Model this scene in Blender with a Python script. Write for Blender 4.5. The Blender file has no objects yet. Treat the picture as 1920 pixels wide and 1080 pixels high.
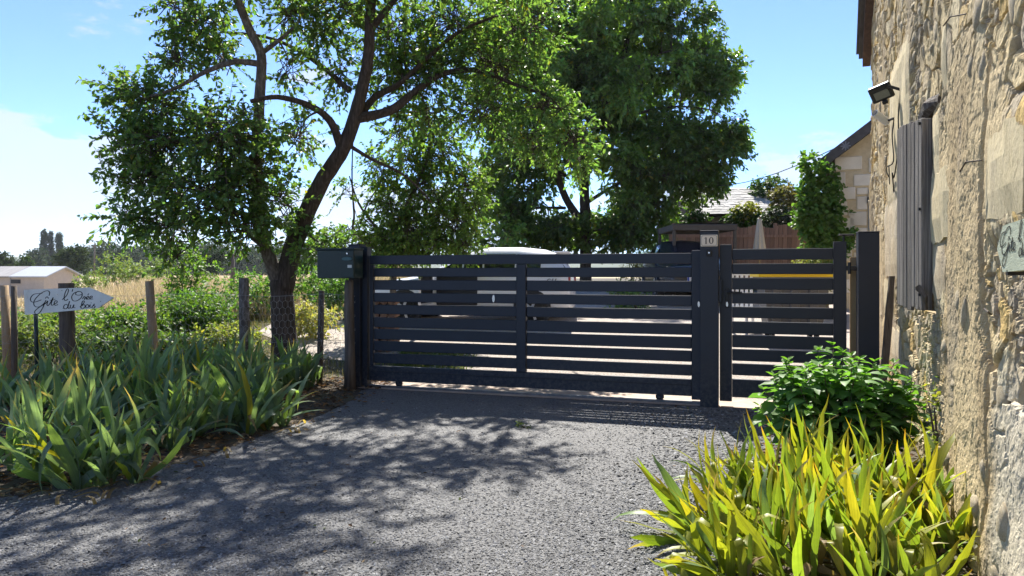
import bpy, math, random
import numpy as np
from mathutils import Vector, Matrix, Quaternion

C = bpy.context.scene.collection
scene = bpy.context.scene
R = math.radians
EYE, FPX, CX, HY = 1.45, 1400.0, 960.0, 512.0
rng = np.random.default_rng(7)
random.seed(7)

# ------------------------------------------------------------------ camera, sky, sun, exposure
cam = bpy.data.cameras.new("camera"); camo = bpy.data.objects.new("camera", cam); C.objects.link(camo)
camo.location = (0, 0, EYE); camo.rotation_euler = (R(90), 0, 0)
cam.sensor_width = 36; cam.lens = 36 * FPX / 1920; cam.shift_y = -(540 - HY) / 1920
cam.clip_start = .05; cam.clip_end = 6000
scene.camera = camo

SUN_EL, SUN_AZ = 49.5, 3.5
world = bpy.data.worlds.new("World"); scene.world = world; world.use_nodes = True
wn, wl = world.node_tree.nodes, world.node_tree.links
wn.clear()
sky = wn.new("ShaderNodeTexSky"); sky.sky_type = 'NISHITA'; sky.sun_disc = False
sky.sun_elevation = R(SUN_EL); sky.sun_rotation = R(SUN_AZ)
sky.air_density = 1.0; sky.dust_density = 0.1; sky.ozone_density = 4.5; sky.altitude = 5500
tc = wn.new("ShaderNodeTexCoord"); sep = wn.new("ShaderNodeSeparateXYZ")
wl.new(tc.outputs["Generated"], sep.inputs[0])
def wmath(op, a, b=None, clamp=False):
    n = wn.new("ShaderNodeMath"); n.operation = op; n.use_clamp = clamp
    for i, v in enumerate((a, b)):
        if v is None: continue
        if isinstance(v, (int, float)): n.inputs[i].default_value = v
        else: wl.new(v, n.inputs[i])
    return n.outputs[0]
comb = wn.new("ShaderNodeCombineXYZ")
wl.new(sep.outputs[0], comb.inputs[0]); wl.new(sep.outputs[1], comb.inputs[1])
wl.new(wmath('MULTIPLY', sep.outputs[2], 2.6), comb.inputs[2])
cn = wn.new("ShaderNodeTexNoise"); cn.inputs["Scale"].default_value = 5.5; cn.inputs["Detail"].default_value = 9
cn.inputs["Roughness"].default_value = .58; cn.noise_dimensions = '4D'; cn.inputs['W'].default_value = 9.2; wl.new(comb.outputs[0], cn.inputs["Vector"])
# more cloud low down, thin wisps higher up
low = wn.new("ShaderNodeMapRange"); low.inputs[1].default_value = .02; low.inputs[2].default_value = .24
low.inputs[3].default_value = .19; low.inputs[4].default_value = -.08
wl.new(sep.outputs[2], low.inputs[0])
dens = wmath('ADD', cn.outputs["Fac"], low.outputs[0])
cr = wn.new("ShaderNodeMapRange"); cr.interpolation_type = 'SMOOTHSTEP'
cr.inputs[1].default_value = .535; cr.inputs[2].default_value = .60; cr.inputs[3].default_value = 0; cr.inputs[4].default_value = .7
wl.new(dens, cr.inputs[0])
hs = wn.new("ShaderNodeHueSaturation"); hs.inputs["Saturation"].default_value = 1.0; wl.new(sky.outputs[0], hs.inputs["Color"])
cmix = wn.new("ShaderNodeMixRGB"); cmix.inputs[2].default_value = (2.85, 3.0, 3.2, 1)
wl.new(cr.outputs[0], cmix.inputs[0]); wl.new(hs.outputs[0], cmix.inputs[1])
bg = wn.new("ShaderNodeBackground"); bg.inputs[1].default_value = .115
wo = wn.new("ShaderNodeOutputWorld"); wl.new(cmix.outputs[0], bg.inputs[0]); wl.new(bg.outputs[0], wo.inputs[0])

sunv = Vector((math.sin(R(SUN_AZ)) * math.cos(R(SUN_EL)), math.cos(R(SUN_AZ)) * math.cos(R(SUN_EL)), math.sin(R(SUN_EL))))
sl = bpy.data.lights.new("sun", 'SUN'); sl.energy = 4.5; sl.angle = R(.53); sl.color = (1, .95, .86)
so = bpy.data.objects.new("sun", sl); C.objects.link(so); so.rotation_euler = sunv.to_track_quat('Z', 'Y').to_euler()
so.location = (5, 20, 30)
vs = scene.view_settings
scene.display_settings.display_device = 'sRGB'
vs.view_transform = 'Standard'; vs.look = 'None'; vs.exposure = 1.45; vs.gamma = 1; vs.use_curve_mapping = False
cy = scene.cycles
cy.use_adaptive_sampling = True; cy.adaptive_threshold = .02
cy.max_bounces = 9; cy.diffuse_bounces = 5; cy.glossy_bounces = 2; cy.transmission_bounces = 6; cy.transparent_max_bounces = 4
cy.use_denoising = True
cy.sample_clamp_indirect = 4
cy.caustics_reflective = False; cy.caustics_refractive = False

# ------------------------------------------------------------------ helpers
def P(px, py, Y):
    "point of the place that lies Y metres ahead of the photographer"
    return Vector(((px - CX) / FPX * Y, Y, EYE - (py - HY) / FPX * Y))

def lin(r, g, b):
    f = lambda c: (c / 255) / 12.92 if c <= 10 else (((c / 255) + .055) / 1.055) ** 2.4
    return (f(r), f(g), f(b))

class MB:
    def __init__(s): s.v = []; s.f = []; s.smooth = False; s.c = None
    def add(s, vs_, fs):
        o = len(s.v); s.v += [tuple(v) for v in vs_]; s.f += [tuple(i + o for i in f) for f in fs]
    def box(s, c, size, M=None, bev=0.0):
        x, y, z = size[0] / 2, size[1] / 2, size[2] / 2
        if bev <= 0:
            vs_ = [(sx * x, sy * y, sz * z) for sx in (-1, 1) for sy in (-1, 1) for sz in (-1, 1)]
            fs = [(0, 1, 3, 2), (4, 6, 7, 5), (0, 4, 5, 1), (2, 3, 7, 6), (0, 2, 6, 4), (1, 5, 7, 3)]
        else:
            b = min(bev, x * .9, y * .9, z * .9)
            vs_, idx = [], {}
            for sx in (-1, 1):
                for sy in (-1, 1):
                    for sz in (-1, 1):
                        for k in range(3):
                            d = [x - b, y - b, z - b]; d[k] = (x, y, z)[k]
                            idx[(sx, sy, sz, k)] = len(vs_); vs_.append((sx * d[0], sy * d[1], sz * d[2]))
            g = lambda a, b_, c_, k: idx[(a, b_, c_, k)]
            fs = []
            for s1 in (-1, 1):
                fs.append([g(s1, -1, -1, 0), g(s1, 1, -1, 0), g(s1, 1, 1, 0), g(s1, -1, 1, 0)][::s1])
                fs.append([g(-1, s1, -1, 1), g(-1, s1, 1, 1), g(1, s1, 1, 1), g(1, s1, -1, 1)][::s1])
                fs.append([g(-1, -1, s1, 2), g(1, -1, s1, 2), g(1, 1, s1, 2), g(-1, 1, s1, 2)][::s1])
                for s2 in (-1, 1):
                    fs.append([g(s1, s2, -1, 0), g(s1, s2, -1, 1), g(s1, s2, 1, 1), g(s1, s2, 1, 0)][::-s1 * s2])
                    fs.append([g(s1, -1, s2, 0), g(s1, -1, s2, 2), g(s1, 1, s2, 2), g(s1, 1, s2, 0)][::s1 * s2])
                    fs.append([g(-1, s1, s2, 1), g(-1, s1, s2, 2), g(1, s1, s2, 2), g(1, s1, s2, 1)][::-s1 * s2])
                    for s3 in (-1, 1):
                        fs.append([g(s1, s2, s3, 0), g(s1, s2, s3, 1), g(s1, s2, s3, 2)][::s1 * s2 * s3])
        c = Vector(c)
        s.add([(M @ Vector(v) if M else Vector(v)) + c for v in vs_], fs)
    def tube(s, pts, rad, n=8, cap=True, jitter=0.0):
        pts = [Vector(p) for p in pts]
        if not hasattr(rad, '__len__'): rad = [rad] * len(pts)
        o = len(s.v); up = None
        for i, p in enumerate(pts):
            t = (pts[min(i + 1, len(pts) - 1)] - pts[max(i - 1, 0)]).normalized()
            if up is None: up = t.orthogonal().normalized()
            up = (up - t * up.dot(t))
            up = up.normalized() if up.length > 1e-6 else t.orthogonal().normalized()
            b = t.cross(up)
            for k in range(n):
                a = 2 * math.pi * k / n; r = rad[i] * (1 + random.uniform(-jitter, jitter))
                s.v.append(tuple(p + (up * math.cos(a) + b * math.sin(a)) * r))
        for i in range(len(pts) - 1):
            for k in range(n):
                k2 = (k + 1) % n
                s.f.append((o + i * n + k, o + i * n + k2, o + (i + 1) * n + k2, o + (i + 1) * n + k))
        if cap:
            s.f.append(tuple(o + k for k in range(n))[::-1]); e = o + (len(pts) - 1) * n
            s.f.append(tuple(e + k for k in range(n)))
    def prism(s, poly, thick, M, off):
        "poly 2D in (x, z) extruded along local y"
        n = len(poly); a = [M @ Vector((x, -thick / 2, z)) + off for x, z in poly]; b = [M @ Vector((x, thick / 2, z)) + off for x, z in poly]
        s.add(a + b, [tuple(range(n)), tuple(range(n, 2 * n))[::-1]] + [(i, i + n, (i + 1) % n + n, (i + 1) % n) for i in range(n)])
    def ribbon(s, pts, w, M, off, n_sub=5):
        "flat pen stroke in local xz through 2D pts (smoothed)"
        q = smooth2(pts, n_sub); L = []; Rr = []
        for i, p in enumerate(q):
            a = q[max(i - 1, 0)]; b = q[min(i + 1, len(q) - 1)]
            dx, dz = b[0] - a[0], b[1] - a[1]; l = math.hypot(dx, dz) or 1
            ang = abs(dz / l); ww = w * (.55 + .6 * ang) / 2
            L.append(M @ Vector((p[0] - dz / l * ww, 0, p[1] + dx / l * ww)) + off)
            Rr.append(M @ Vector((p[0] + dz / l * ww, 0, p[1] - dx / l * ww)) + off)
        m = len(q); s.add(L + Rr, [(i, i + 1, m + i + 1, m + i) for i in range(m - 1)])
    def mesh(s, name, mat, smooth=None):
        me = bpy.data.meshes.new(name); me.from_pydata(s.v, [], s.f); me.validate()
        if mat: me.materials.append(mat)
        if smooth if smooth is not None else s.smooth:
            me.polygons.foreach_set("use_smooth", [True] * len(me.polygons))
        me.update(); return me
    def obj(s, name, mat, parent=None, smooth=None):
        return link(name, s.mesh(name, mat, smooth), parent)

def smooth2(pts, n):
    if len(pts) < 3: return pts
    out = []
    for i in range(len(pts) - 1):
        p0, p1, p2, p3 = pts[max(i - 1, 0)], pts[i], pts[i + 1], pts[min(i + 2, len(pts) - 1)]
        for k in range(n):
            t = k / n
            out.append(tuple(.5 * (2 * b + (c - a) * t + (2 * a - 5 * b + 4 * c - d) * t * t + (3 * b - a - 3 * c + d) * t ** 3)
                             for a, b, c, d in zip(p0, p1, p2, p3)))
    return out + [pts[-1]]
def smooth3(pts, n=4): return [Vector(p) for p in smooth2([tuple(p) for p in pts], n)]

def link(name, me, parent=None, loc=None):
    o = bpy.data.objects.new(name, me); C.objects.link(o)
    if parent: o.parent = parent
    if loc is not None: o.location = loc
    return o
def tag(o, label=None, cat=None, group=None, kind=None):
    if label: o["label"] = label
    if cat: o["category"] = cat
    if group: o["group"] = group
    if kind: o["kind"] = kind
    return o
def thing(name, label, cat, loc=(0, 0, 0), group=None, rz=0):
    o = bpy.data.objects.new(name, None); C.objects.link(o); o.location = loc; o.rotation_euler = (0, 0, rz); o.empty_display_size = .1
    return tag(o, label, cat, group)
def copy_part(src, parent, M=None):
    c = src.copy(); C.objects.link(c); c.parent = parent
    if M is not None: c.matrix_local = M
    return c
def inv(o): return Matrix.Rotation(-o.rotation_euler.z, 4, 'Z') @ Matrix.Translation(-o.location)

def np_mesh(name, V, polys, sizes, mat, col=None, smooth=False):
    me = bpy.data.meshes.new(name); V = np.ascontiguousarray(V, np.float32)
    me.vertices.add(len(V)); me.vertices.foreach_set("co", V.ravel())
    polys = np.ascontiguousarray(polys, np.int32).ravel(); sizes = np.ascontiguousarray(sizes, np.int32)
    me.loops.add(len(polys)); me.loops.foreach_set("vertex_index", polys)
    st = np.concatenate(([0], np.cumsum(sizes)[:-1])).astype(np.int32)
    me.polygons.add(len(sizes)); me.polygons.foreach_set("loop_start", st)
    try: me.polygons.foreach_set("loop_total", sizes)
    except Exception: pass
    me.polygons.foreach_set("use_smooth", np.full(len(sizes), smooth))
    if col is not None:
        ca = me.color_attributes.new("tint", 'FLOAT_COLOR', 'POINT')
        c4 = np.ones((len(V), 4), np.float32); c4[:, :3] = col; ca.data.foreach_set("color", c4.ravel())
    if mat: me.materials.append(mat)
    me.update(calc_edges=True); return me

def nrm(a): return a / np.maximum(np.linalg.norm(a, axis=-1, keepdims=True), 1e-9)

# leaf templates: (along, across, lift) and faces
T_OVAL = (np.array([[0, 0, 0], [.3, -.47, .05], [.7, -.38, .02], [1, 0, -.12], [.7, .38, .02], [.3, .47, .05], [.3, 0, -.05], [.7, 0, -.07]]),
          [(0, 6, 1), (1, 6, 7, 2), (2, 7, 3), (0, 5, 6), (5, 4, 7, 6), (4, 3, 7)])
T_LANCE = (np.array([[0, 0, 0], [.4, -.5, 0], [1, 0, -.25], [.4, .5, 0], [.45, 0, -.06]]), [(0, 4, 1), (1, 4, 2), (0, 3, 4), (3, 2, 4)])
T_LEAFW = (np.array([[0, 0, 0], [.35, -.5, .03], [.7, -.32, -.04], [1, 0, -.2], [.7, .32, -.04], [.35, .5, .03], [.45, 0, -.06]]), [(0, 6, 1), (1, 6, 2), (2, 6, 3), (3, 6, 4), (4, 6, 5), (5, 6, 0)])
T_DIAMOND = (np.array([[0, 0, 0], [.45, -.5, .03], [1, 0, -.08], [.45, .5, .03]]), [(0, 3, 2, 1)])
T_BLADE = (np.array([[0, -.5, 0], [0, .5, 0], [.6, .32, -.02], [.6, -.32, -.02], [1, 0, -.14]]), [(0, 1, 2, 3), (3, 2, 4)])

def leaf_mass(name, pos, ax, nr, L, W, col, T, mat):
    tv, tf = T; N = len(pos); k = len(tv)
    ax = nrm(ax); b = nrm(np.cross(nr, ax)); n = np.cross(ax, b)
    L = np.broadcast_to(np.asarray(L, float), (N,)); W = np.broadcast_to(np.asarray(W, float), (N,))
    V = (pos[:, None] + (L[:, None] * tv[None, :, 0])[..., None] * ax[:, None] + (W[:, None] * tv[None, :, 1])[..., None] * b[:, None]
         + (L[:, None] * tv[None, :, 2])[..., None] * n[:, None]).reshape(-1, 3)
    flat = np.concatenate([np.array(f) for f in tf]); sz = np.array([len(f) for f in tf])
    polys = (np.arange(N)[:, None] * k + flat[None]).ravel(); sizes = np.tile(sz, N)
    return np_mesh(name, V, polys, sizes, mat, np.repeat(col, k, axis=0))

def tint(N, base, var=.25, hue=.12, r=rng):
    c = np.array(base)[None] * (1 + r.uniform(-var, var, (N, 1)))
    h = r.normal(0, hue, (N, 1)); c = c * np.concatenate([1 + h, 1 + h * .25, 1 - h * .5], 1)
    return np.clip(c, .005, 1)

def sprays(cent, rad, n, length, K, r, up=.25, out=1.0, droop=.15):
    "n twigs scattered in an ellipsoid, K leaves each -> starts, dirs, leaf pos/axis/normal"
    d = nrm(r.normal(size=(n, 3))); rr = r.uniform(.15, 1, (n, 1)) ** .55
    st = np.array(cent)[None] + d * rr * np.array(rad)[None] * .92
    dr = nrm(d * out + r.normal(0, .6, (n, 3)) + np.array([0, 0, up])[None])
    ln = length * r.uniform(.6, 1.3, (n, 1))
    t = (np.arange(K) + .4) / K
    p = st[:, None] + dr[:, None] * (ln[:, None] * t[None, :, None])
    p[..., 2] -= droop * (ln * t[None] ** 2)
    side = nrm(np.cross(dr, r.normal(size=(n, 3))))
    s2 = np.cross(dr, side)
    an = r.uniform(0, 6.28, (n, K)) + np.arange(K)[None] * 2.4
    sd = side[:, None] * np.cos(an)[..., None] + s2[:, None] * np.sin(an)[..., None]
    ax = nrm(dr[:, None] * .55 + sd * .8 + r.normal(0, .25, (n, K, 3)) + np.array([0, 0, -droop * 2])[None, None])
    nr = nrm(np.array([0, 0, 1.0])[None, None] + r.normal(0, .55, (n, K, 3)))
    return st, dr, ln, p.reshape(-1, 3), ax.reshape(-1, 3), nr.reshape(-1, 3)

# numpy value noise
_tab = np.random.default_rng(3).random(65536)
def h2(i, j, s=0): return _tab[(i * 73856093 ^ j * 19349663 ^ s * 83492791) & 65535]
def vnoise(x, y, s=0):
    i, j = np.floor(x).astype(np.int64), np.floor(y).astype(np.int64); fx, fy = x - i, y - j
    fx, fy = fx * fx * (3 - 2 * fx), fy * fy * (3 - 2 * fy)
    return (h2(i, j, s) * (1 - fx) + h2(i + 1, j, s) * fx) * (1 - fy) + (h2(i, j + 1, s) * (1 - fx) + h2(i + 1, j + 1, s) * fx) * fy
def fbm(x, y, o=4, s=0):
    a, t, w = 0, 1, 0
    for k in range(o): a = a + vnoise(x * 2 ** k, y * 2 ** k, s + k) * t; w += t; t *= .55
    return a / w
def worley(x, y, s=0):
    i, j = np.floor(x).astype(np.int64), np.floor(y).astype(np.int64); d1 = np.full(x.shape, 9.); d2 = d1.copy(); idc = np.zeros(x.shape)
    for di in (-1, 0, 1):
        for dj in (-1, 0, 1):
            a, b = i + di, j + dj; d = np.hypot(a + h2(a, b, s) - x, b + h2(a, b, s + 9) - y)
            new = d < d1; d2 = np.where(new, d1, np.minimum(d2, d)); idc = np.where(new, h2(a, b, s + 5), idc); d1 = np.where(new, d, d1)
    return d1, d2, idc
def worley_t(x, y, s=0):
    i, j = np.floor(x).astype(np.int64), np.floor(y).astype(np.int64); d1 = np.full(x.shape, 9.); d2 = d1.copy(); idc = np.zeros(x.shape); tx = idc.copy()
    for di in (-1, 0, 1):
        for dj in (-1, 0, 1):
            a, b = i + di, j + dj; ox, oy = a + h2(a, b, s) - x, b + h2(a, b, s + 9) - y; d = np.hypot(ox, oy)
            new = d < d1; d2 = np.where(new, d1, np.minimum(d2, d)); idc = np.where(new, h2(a, b, s + 5), idc); tx = np.where(new, ox * (h2(a, b, s + 7) - .5) + oy * (h2(a, b, s + 8) - .5), tx); d1 = np.where(new, d, d1)
    return d1, d2, idc, tx
def sstep(a, b, x): t = np.clip((x - a) / (b - a), 0, 1); return t * t * (3 - 2 * t)

# gate axes
G0 = np.array([-1.81, 9.40]); GA = np.array([.9514, -.3079]); GN = np.array([.3079, .9514])
def gate_d(x, y): return (x - G0[0]) * GN[0] + (y - G0[1]) * GN[1]
def gz(x, y):
    x = np.asarray(x, float); y = np.asarray(y, float)
    d = np.clip(gate_d(x, y) - .35, 0, 13); rise = .08 * d * sstep(0, 1.2, d + .0)
    c = sstep(-9, -4.2, x)
    dd = np.clip(y - 16, 0, None); s = sstep(-4, 4, x - (2 - .6 * y))
    f = s * np.minimum(.011 * dd, .62) + (1 - s) * np.maximum(-.022 * dd, -1.15)
    w = fbm(x * .5, y * .5, 3, 40) * .05 * sstep(9, 14, y) * (1 - c)
    return c * rise + (1 - c) * f + w
def gzf(x, y): return float(gz(x, y))

# ------------------------------------------------------------------ materials
def nodes(m): return m.node_tree.nodes, m.node_tree.links
def base_mat(name):
    m = bpy.data.materials.new(name); m.use_nodes = True; n, l = nodes(m)
    return m, n, l, n["Principled BSDF"]
def ramp(n, l, fac, stops):
    r = n.new("ShaderNodeValToRGB"); e = r.color_ramp.elements
    while len(e) < len(stops): e.new(.5)
    for q, (p, c) in zip(e, stops): q.position = p; q.color = (*c, 1)
    if fac is not None: l.new(fac, r.inputs[0])
    return r.outputs[0]
def noise_tex(n, l, vec, scale, detail=5, rough=.6, stretch=None):
    if stretch:
        mp = n.new("ShaderNodeMapping"); mp.inputs["Scale"].default_value = stretch; l.new(vec, mp.inputs[0]); vec = mp.outputs[0]
    t = n.new("ShaderNodeTexNoise"); t.inputs["Scale"].default_value = scale; t.inputs["Detail"].default_value = detail
    t.inputs["Roughness"].default_value = rough; l.new(vec, t.inputs["Vector"]); return t.outputs["Fac"]
def bump(n, l, h, strength, dist, prev=None):
    b = n.new("ShaderNodeBump"); b.inputs["Strength"].default_value = strength; b.inputs["Distance"].default_value = dist
    l.new(h, b.inputs["Height"])
    if prev is not None: l.new(prev, b.inputs["Normal"])
    return b.outputs[0]
def mul_rand(n, l, col, lo, hi):
    oi = n.new("ShaderNodeObjectInfo"); mr = n.new("ShaderNodeMapRange"); mr.inputs[3].default_value = lo; mr.inputs[4].default_value = hi
    l.new(oi.outputs["Random"], mr.inputs[0]); mx = n.new("ShaderNodeMixRGB"); mx.blend_type = 'MULTIPLY'; mx.inputs[0].default_value = 1
    l.new(col, mx.inputs[1]); l.new(mr.outputs[0], mx.inputs[2]); return mx.outputs[0]
def surf(name, stops, scale=8, rough=.8, bmp=.3, dist=.01, stretch=None, metal=0, rnd=None, spec=.4, bscale=None, detail=6):
    m, n, l, p = base_mat(name); t = n.new("ShaderNodeTexCoord"); v = t.outputs["Object"]
    f = noise_tex(n, l, v, scale, detail, .62, stretch); c = ramp(n, l, f, stops)
    if rnd: c = mul_rand(n, l, c, *rnd)
    l.new(c, p.inputs["Base Color"]); p.inputs["Roughness"].default_value = rough; p.inputs["Metallic"].default_value = metal
    p.inputs["Specular IOR Level"].default_value = spec
    if bmp: l.new(bump(n, l, noise_tex(n, l, v, bscale or scale * 3, 6, .65, stretch), bmp, dist), p.inputs["Normal"])
    return m
def two(c, d=.6): return [(.3, tuple(x * d for x in c)), (.7, c)]
def leaf_mat(name, trans=.45, rough=.42, boost=(1.5, 1.7, .55), spec=.4):
    m, n, l, p = base_mat(name); a = n.new("ShaderNodeAttribute"); a.attribute_name = "tint"
    l.new(a.outputs["Color"], p.inputs["Base Color"]); p.inputs["Roughness"].default_value = rough; p.inputs["Specular IOR Level"].default_value = spec
    tr = n.new("ShaderNodeBsdfTranslucent"); mx = n.new("ShaderNodeMixRGB"); mx.blend_type = 'MULTIPLY'; mx.inputs[0].default_value = 1
    mx.inputs[2].default_value = (*boost, 1); l.new(a.outputs["Color"], mx.inputs[1]); l.new(mx.outputs[0], tr.inputs[0])
    ms = n.new("ShaderNodeMixShader"); ms.inputs[0].default_value = trans
    l.new(p.outputs[0], ms.inputs[1]); l.new(tr.outputs[0], ms.inputs[2]); l.new(ms.outputs[0], n["Material Output"].inputs[0]); return m

M_ground = surf("soil_and_grass", [(.3, (.045, .034, .026)), (.5, (.085, .066, .046)), (.7, (.09, .085, .045))], 1.3, .95, .6, .03, bscale=14)
M_far = surf("dry_field", [(.3, (.34, .27, .16)), (.55, (.42, .34, .21)), (.75, (.25, .24, .12))], .09, .95, 0)
M_drive = surf("slate_gravel", [(.3, (.085, .085, .09)), (.5, (.145, .145, .15)), (.72, (.23, .228, .225))], 55, .75, 1, .02, bscale=60, detail=3)
M_chip = None
def chip_mat():
    m, n, l, p = base_mat("slate_chip"); a = n.new("ShaderNodeAttribute"); a.attribute_name = "tint"
    l.new(a.outputs["Color"], p.inputs["Base Color"]); p.inputs["Roughness"].default_value = .75; p.inputs["Specular IOR Level"].default_value = .3
    return m
M_chip = chip_mat()
M_court = surf("pale_gravel", [(.3, (.20, .165, .14)), (.5, (.36, .31, .27)), (.72, (.55, .49, .44))], 38, .9, 1, .02, bscale=45, detail=4)
M_slab = surf("pink_concrete", [(.3, (.36, .27, .21)), (.7, (.5, .40, .33))], 9, .9, .3, .006)
M_anth = surf("anthracite_paint", [(.35, (.007, .0115, .024)), (.7, (.010, .016, .031))], 3, .45, .06, .002, bscale=120, spec=.45)
def dusty(m):
    n, l = nodes(m); p = n["Principled BSDF"]; g = n.new("ShaderNodeNewGeometry"); sp_ = n.new("ShaderNodeSeparateXYZ"); l.new(g.outputs["Position"], sp_.inputs[0])
    mr = n.new("ShaderNodeMapRange"); mr.inputs[1].default_value = .55; mr.inputs[2].default_value = .02; mr.inputs[3].default_value = 0; mr.inputs[4].default_value = .5; l.new(sp_.outputs[2], mr.inputs[0])
    f = noise_tex(n, l, g.outputs["Position"], 26, 6, .7); r_ = n.new("ShaderNodeMapRange"); r_.inputs[1].default_value = .42; r_.inputs[2].default_value = .7; l.new(f, r_.inputs[0])
    ad = n.new("ShaderNodeMath"); ad.operation = 'MULTIPLY_ADD'; ad.inputs[2].default_value = .015; l.new(mr.outputs[0], ad.inputs[0]); l.new(r_.outputs[0], ad.inputs[1])
    mx = n.new("ShaderNodeMixRGB"); mx.inputs[2].default_value = (.17, .155, .14, 1); l.new(ad.outputs[0], mx.inputs[0]); l.new(p.inputs["Base Color"].links[0].from_socket, mx.inputs[1]); l.new(mx.outputs[0], p.inputs["Base Color"])
dusty(M_anth)
M_track = surf("steel_track", two((.22, .22, .23)), 20, .4, .1, .002, metal=.9)
M_steel = surf("bright_steel", two((.6, .6, .6), .8), 20, .25, 0, metal=1)
M_black = surf("black_plastic", two((.018, .018, .02)), 20, .45, .1, .002)
M_green = surf("dark_green_paint", [(.3, (.003, .018, .018)), (.7, (.005, .026, .025))], 5, .35, .05, .002, bscale=90)
M_wood = surf("weathered_post_wood", [(.25, (.05, .04, .032)), (.5, (.125, .10, .08)), (.75, (.22, .18, .145))], 9, .85, .9, .02, (3, 3, .22), rnd=(.75, 1.15))
M_woodtan = surf("tan_stake_wood", [(.25, (.20, .13, .075)), (.55, (.36, .25, .15)), (.8, (.47, .35, .22))], 9, .8, .8, .015, (3, 3, .2))
M_plank = surf("new_pine_board", [(.3, (.42, .27, .13)), (.7, (.56, .38, .2))], 8, .7, .2, .004, (4, 4, .3))
M_greywood = surf("silver_grey_wood", [(.25, (.07, .06, .05)), (.5, (.22, .19, .165)), (.75, (.46, .42, .37))], 16, .8, 1, .012, (5, 5, .12), rnd=(.7, 1.2))
M_bark = surf("dark_bark", [(.25, (.028, .021, .017)), (.5, (.075, .056, .046)), (.75, (.16, .125, .105))], 12, .92, 1, .05, (3.2, 3.2, .5), bscale=17)
M_bark2 = surf("lichen_bark", [(.25, (.04, .032, .027)), (.5, (.13, .11, .095)), (.75, (.30, .27, .24))], 14, .92, 1, .03, (2, 2, .7), bscale=20)
M_twig = surf("twig_bark", two((.12, .09, .07)), 20, .9, 0)
M_wire = surf("galvanised_wire", two((.42, .40, .37), .6), 30, .5, 0, metal=.3)
M_signw = surf("white_sign_paint", [(.25, (.50, .52, .46)), (.45, (.70, .72, .67)), (.7, (.80, .82, .78))], 6, .7, .25, .003, (1, 1, .4))
M_signg = surf("sage_sign_paint", [(.2, (.23, .27, .20)), (.5, (.38, .42, .31)), (.8, (.48, .51, .39))], 14, .75, .6, .005, (.25, 1, 7))
M_ink = surf("black_ink", two((.012, .014, .013)), 10, .6, 0)
M_plate = surf("cream_enamel", two((.82, .70, .56), .95), 10, .3, 0)
M_brown = surf("brown_digits", two((.055, .03, .022)), 10, .5, 0)
def leafset(): pass
L_plum = leaf_mat("plum_leaf", .5, .42, (1.6, 1.75, .55), .35)
L_cherry = leaf_mat("walnut_leaf", .45, .33, (1.5, 1.8, .5), .45)
L_bush = leaf_mat("bush_leaf", .45, .5, (1.5, 1.7, .55), .3)
L_far = leaf_mat("distant_leaf", .2, .8, (1.2, 1.3, .7), .1)
L_iris = leaf_mat("iris_leaf", .5, .42, (1.6, 1.65, .5), .28)
def veins(m):
    n, l = nodes(m); t = n.new("ShaderNodeTexCoord"); f = noise_tex(n, l, t.outputs["Object"], 1.0, 3, .6, (3, 330, 3)); c = ramp(n, l, f, [(.3, (.74, .76, .70)), (.68, (1.12, 1.1, 1.1))])
    g = noise_tex(n, l, t.outputs["Object"], 9, 3, .6); c2 = ramp(n, l, g, [(.35, (.85, .86, .8)), (.65, (1.1, 1.08, 1.05))])
    a = [x for x in n if x.bl_idname == "ShaderNodeAttribute"][0]; outs = [k.to_socket for k in a.outputs["Color"].links]; prev = a.outputs["Color"]
    for cc in (c, c2):
        mx = n.new("ShaderNodeMixRGB"); mx.blend_type = 'MULTIPLY'; mx.inputs[0].default_value = 1; l.new(prev, mx.inputs[1]); l.new(cc, mx.inputs[2]); prev = mx.outputs[0]
    prev = mul_rand(n, l, prev, .75, 1.2)
    for o in outs: l.new(prev, o)
veins(L_iris)
L_grass = leaf_mat("grass_blade", .4, .6, (1.15, 1.1, 1.0), .2)

# ------------------------------------------------------------------ ground
def axis(lo, hi, fine_lo, fine_hi, step, grow=1.16):
    a = list(np.arange(fine_lo, fine_hi + 1e-6, step)); s = step
    while a[-1] < hi: s *= grow; a.append(a[-1] + s)
    s = step; b = []
    c = fine_lo
    while c > lo: s *= grow; c -= s; b.append(c)
    return np.array(b[::-1] + a)
gx = axis(-2500, 1900, -14, 10, .4); gy = axis(-60, 2400, -2, 26, .4)
XX, YY = np.meshgrid(gx, gy); ZZ = gz(XX, YY)
def grid_faces(nx, ny):
    i = np.arange(nx - 1)[None] + np.arange(ny - 1)[:, None] * nx
    return np.stack([i, i + 1, i + nx + 1, i + nx], -1).reshape(-1, 4)
F = grid_faces(len(gx), len(gy))
me = np_mesh("ground", np.stack([XX, YY, ZZ], -1).reshape(-1, 3), F, np.full(len(F), 4), M_ground, smooth=True)
me.materials.append(M_far)
cyv = YY.reshape(-1)[F].mean(1); cxv = XX.reshape(-1)[F].mean(1)
me.polygons.foreach_set("material_index", ((cyv > 19 + 2 * np.sin(cxv)) & (cxv < -4)).astype(np.int32) | (cyv > 60).astype(np.int32))
tag(link("ground", me), kind="structure")

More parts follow.
